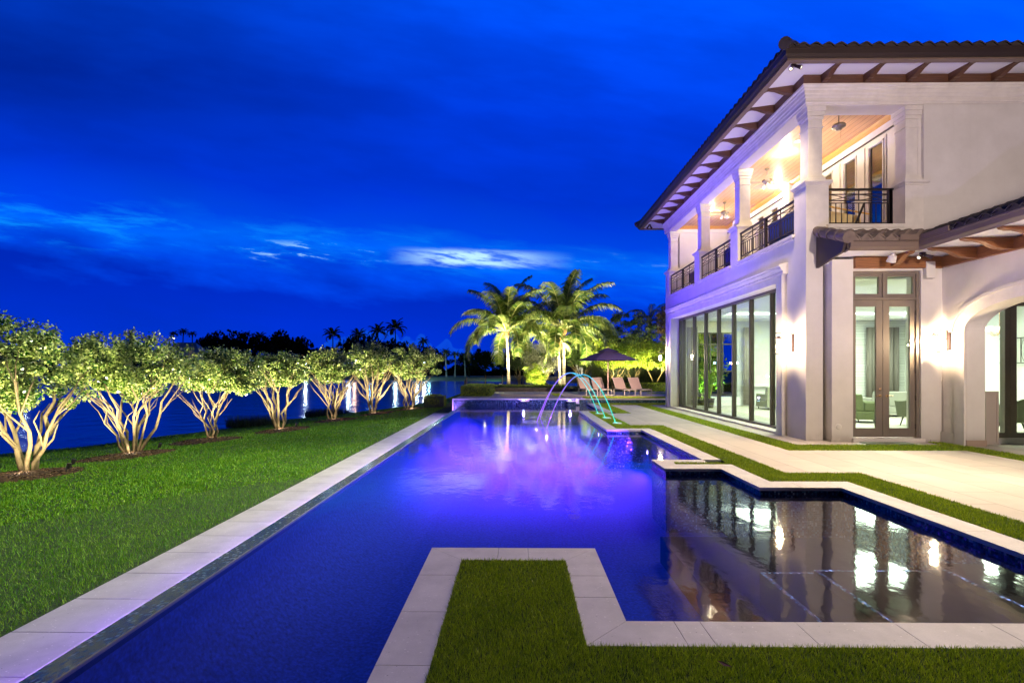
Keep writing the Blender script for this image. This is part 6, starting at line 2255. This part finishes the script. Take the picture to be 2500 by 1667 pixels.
light('added_terrace_spot', 'SPOT', (6.25, 22.9, 2.5), 900, (1.0, 0.74, 0.62), None, 0.1, (4.9, 29.0, 0.7), 60, 0.9)  # added spot with no fitting, brightens the loungers

# ================================================================== far shore


def far_n(px, py, Y):
    """point at distance Y whose bearing matches the given direction numbers (metres)"""
    u_ = (px - 1250) / 1222.0
    v_ = (902 - py) / 1222.0
    c_, s_ = math.cos(15 / 1222), math.sin(15 / 1222)
    d_ = (u_ * c_ - s_, u_ * s_ + c_)
    t_ = Y / d_[1]
    return d_[0] * t_, Y, 1.65 + v_ * t_


far_round = [(190, 842, 20, 'low round tree'), (545, 815, 38, 'broad dark tree'), (600, 812, 44, 'broad dark tree'), (660, 824, 26, 'dark tree'), (690, 813, 44, 'tall dark tree'), (735, 828, 28, 'dark tree'),
             (780, 846, 30, 'low dark tree'), (856, 822, 30, 'dark tree'), (900, 822, 30, 'dark tree'), (950, 828, 34, 'dark tree'), (1000, 838, 26, 'dark tree'), (1045, 846, 24, 'low dark tree'), (505, 816, 22, 'dark tree'),
             (1070, 858, 22, 'low dark tree'), (1145, 862, 26, 'low dark tree'), (1185, 852, 30, 'dark tree'), (1225, 856, 26, 'dark tree'), (1262, 850, 24, 'dark tree'), (1310, 856, 30, 'dark tree'), (120, 846, 26, 'low dark tree'), (40, 846, 30, 'low dark tree'), (260, 848, 30, 'low dark tree'), (330, 846, 30, 'low dark tree')]
side_w = ['far left', 'left', 'left of the hip roofed house', 'right of the hip roofed house', 'behind the fourth lit tree', 'behind the fifth lit tree', 'behind the sixth lit tree', 'behind the clipped shrub', 'behind the picket fence', 'behind the palms']
protos = []
for k_ in range(3):
    p_, c_ = clump_points(2600, 60, 1.0, 1.0, 0.62, 1.0, 0.24, 300 + k_, 0.2, False)
    d1 = p_
    t_ = thing('shore_tree', 'x', 'tree', (0, -500, -50), 'dark trees on the far shore')
    leaf_cloud('crown', p_, 0.13, M['silhouette'], t_, 0, 0.7)
    MB().tube([(0, 0, -0.15), (0.03, 0, 0.9)], [0.08, 0.04], 6).build('trunk', M['silhouette'], t_, world=False)
    protos.append(t_)
used = [False] * 3
near_words = {190: 'low round dark tree on the far shore left of the three small fan palms', 545: 'broad dark tree on the far shore just right of the hip roof', 600: 'broadest dark tree on the far shore above the third lit tree', 660: 'dark tree filling the dip between two big tree domes on the far shore',
              690: 'tall domed dark tree on the far shore above the fourth lit tree', 735: 'dark tree sloping down to the right of the tall dome on the far shore', 780: 'low dark tree on the far shore left of the date palm', 856: 'dark tree on the far shore just right of the date palm', 900: 'dark tree on the far shore under the two tall coconut palms',
              950: 'dark tree on the far shore behind the seventh lit tree top', 1000: 'small dark tree on the far shore left of the lone short palm', 1045: 'low dark tree on the far shore right of the lone short palm', 505: 'dark tree on the far shore touching the hip roof', 1070: 'low dark tree on the far shore left of the white trunked palms',
              1145: 'low dark tree on the far shore between white trunked palms', 1185: 'dark tree on the far shore left of the left coconut palm trunk', 1225: 'dark tree on the far shore right behind the left coconut palm trunk', 1262: 'dark tree on the far shore between the left coconut palm and the silvery tree', 1310: 'dark tree on the far shore behind the silvery tree',
              120: 'low dark tree on the far shore behind the leftmost lit tree', 40: 'low dark tree at the left picture edge on the far shore', 260: 'low dark tree on the far shore behind the widest lit tree', 330: 'low dark tree on the far shore left of the fan palms'}
for i, (px, py, hw, nm) in enumerate(far_round):
    Yd = 176 if px > 900 else (205 if px > 450 else 235)
    if px > 1050:
        Yd = 158
    x, y, zt = far_n(px, py, Yd)
    wr = hw / 1222 * Yd * 1.25
    zb = -0.6
    hgt = zt - zb
    k_ = i % 3
    lab = near_words[px]
    if not used[k_]:
        o = protos[k_]
        o.location = (x, y, zb)
        o['label'] = lab
        used[k_] = True
    else:
        o = copy_thing(protos[k_], (x, y, zb), rng.uniform(0, 6), lab)
    o.scale = (wr, wr, hgt / 1.60)


def far_palm(px, py, base_w, kind, lab, Yd=185):
    x, y, zt = far_n(px, py, Yd)
    fl = base_w / 1222 * Yd * 1.2
    H = zt + 0.6 - fl * 0.35
    tm = M['silhouette'] if kind != 'white' else M['far_trunk']
    return palm('shore_palm', lab, (x, y, -0.6), H, 0.22, 18, fl, px, M['silhouette'], (rng.uniform(-0.5, 0.5), 0), 1.25 if kind == 'fan' else 1.0, 20, 'palms on the far shore', tm, False, wide=6.0)


for px, py, bw, kd, lab, Yd in [(422, 812, 11, 'fan', 'left one of three small fan palms on the far shore', 200), (445, 806, 12, 'fan', 'middle and highest of three small fan palms on the far shore', 200), (470, 812, 11, 'fan', 'right one of three small fan palms on the far shore', 200),
                            (297, 838, 14, 'fan', 'small far palm behind the top of the widest lit tree', 200), (236, 842, 16, 'fan', 'small far palm left of the widest lit tree crown', 200),
                            (813, 808, 24, 'date', 'round headed date palm on the far shore standing clear of the trees', 175), (874, 810, 22, 'coco', 'far coconut palm right of the round headed date palm', 175), (922, 801, 24, 'coco', 'far coconut palm second from the right of the tall group', 175),
                            (968, 792, 27, 'coco', 'highest far coconut palm above the sixth and seventh lit trees', 175), (1032, 830, 15, 'coco', 'lone short far palm right of the tall group', 170), (632, 818, 18, 'coco', 'far palm leaning out between two dark tree domes', 200), (730, 826, 14, 'fan', 'far palm at the right slope of the tall dark dome', 200),
                            (1090, 857, 14, 'white', 'far palm with pale trunk, left one right of the clipped shrub', 150), (1111, 862, 13, 'white', 'far palm with pale trunk right of the leftmost pale trunk', 152), (1136, 866, 12, 'white', 'rightmost far palm with thin pale trunk', 154)]:
    far_palm(px, py, bw, kd, lab, Yd)
n = 26000
fx = rng.uniform(-250, 45, n)
ridge = 4.2 + 1.6 * np.sin(fx * 0.11) + 1.1 * np.sin(fx * 0.31 + 1) + 0.7 * np.sin(fx * 0.83 + 2)
fz = -0.8 + rng.uniform(0, 1, n) ** 0.8 * ridge
o = leaf_cloud('far_woodland', np.stack([fx, 182 + rng.uniform(0, 6, n) - 0.12 * np.minimum(fx, 0), fz], -1), 1.1, M['silhouette'], None, 0, 0.8)
tag(o, 'black continuous line of woods along the far shore', kind='stuff')
# house with hip roof across the lake
x, y, zt = far_n(455, 836, 190)
fh = thing('shore_house', 'house with broad pale hip roof across the lake below the three fan palms', 'house', (x, y, -0.6))
MB().box(-9, 9, -5, 5, -0.2, 4.6).build('wall', M['hull'], fh, world=False)
b = MB()
zt -= -0.6
b.add([(-11, -6.5, 4.6), (11, -6.5, 4.6), (11, 6.5, 4.6), (-11, 6.5, 4.6), (-3.5, 0, zt), (3.5, 0, zt)], [(0, 1, 5, 4), (1, 2, 5), (2, 3, 4, 5), (3, 0, 4)])
b.build('roof', pmat('sky_sheen_roof', (0.30, 0.36, 0.42), 0.6), fh, world=False)  # blue grey puts the reflected sky into the roof colour
# lamps along the far shore; their reflections run down the lake
LMP = [(747, 25, (0.60, 0.80, 1.0)), (852, 26, (0.60, 0.80, 1.0)), (866, 9, (1.0, 0.6, 0.45)), (966, 16, (0.55, 0.85, 1.0)), (1018, 14, (0.60, 0.85, 1.0)), (1036, 24, (0.75, 0.9, 1.0)), (1048, 9, (0.3, 0.8, 1.0)), (62, 14, (0.6, 0.8, 1.0)), (905, 5, (0.2, 0.5, 1.0))]
names_l = ['behind the fourth lit tree', 'behind the fifth lit tree', 'with an orange glow behind the fifth lit tree', 'behind the sixth lit tree', 'left behind the seventh lit tree', 'right behind the seventh lit tree', 'with a cyan tint behind the clipped shrub', 'behind the leftmost lit tree', 'with a blue tint between the fifth and sixth lit trees']
for (px, e, col), nm in zip(LMP, names_l):
    x, y, _ = far_n(px, 880, 150 if px > 800 else 172)
    t = thing('shore_lamp', 'shore lamp ' + nm, 'lamp post', (x, y, -1.2), 'lamps along the far shore')
    MB().tube([(0, 0, -0.5), (0, 0, 4.6)], 0.06, 6).build('post', M['black'], t, world=False)
    MB().lathe([(0.0, 4.6), (0.16, 4.7), (0.2, 4.85), (0.12, 5.05), (0.0, 5.1)], (0, 0), 10).build('globe', emat('shore_globe', col, 30), t, world=False)
    light('shore_light', 'POINT', (x, y - 0.4, 3.6), e * 13, col, t, 0.35)
light('shore_wash', 'SPOT', (-6, 134, 2.0), 1500, (0.5, 1.0, 0.9), None, 0.3, (-12, 146, 0), 120, 0.6)
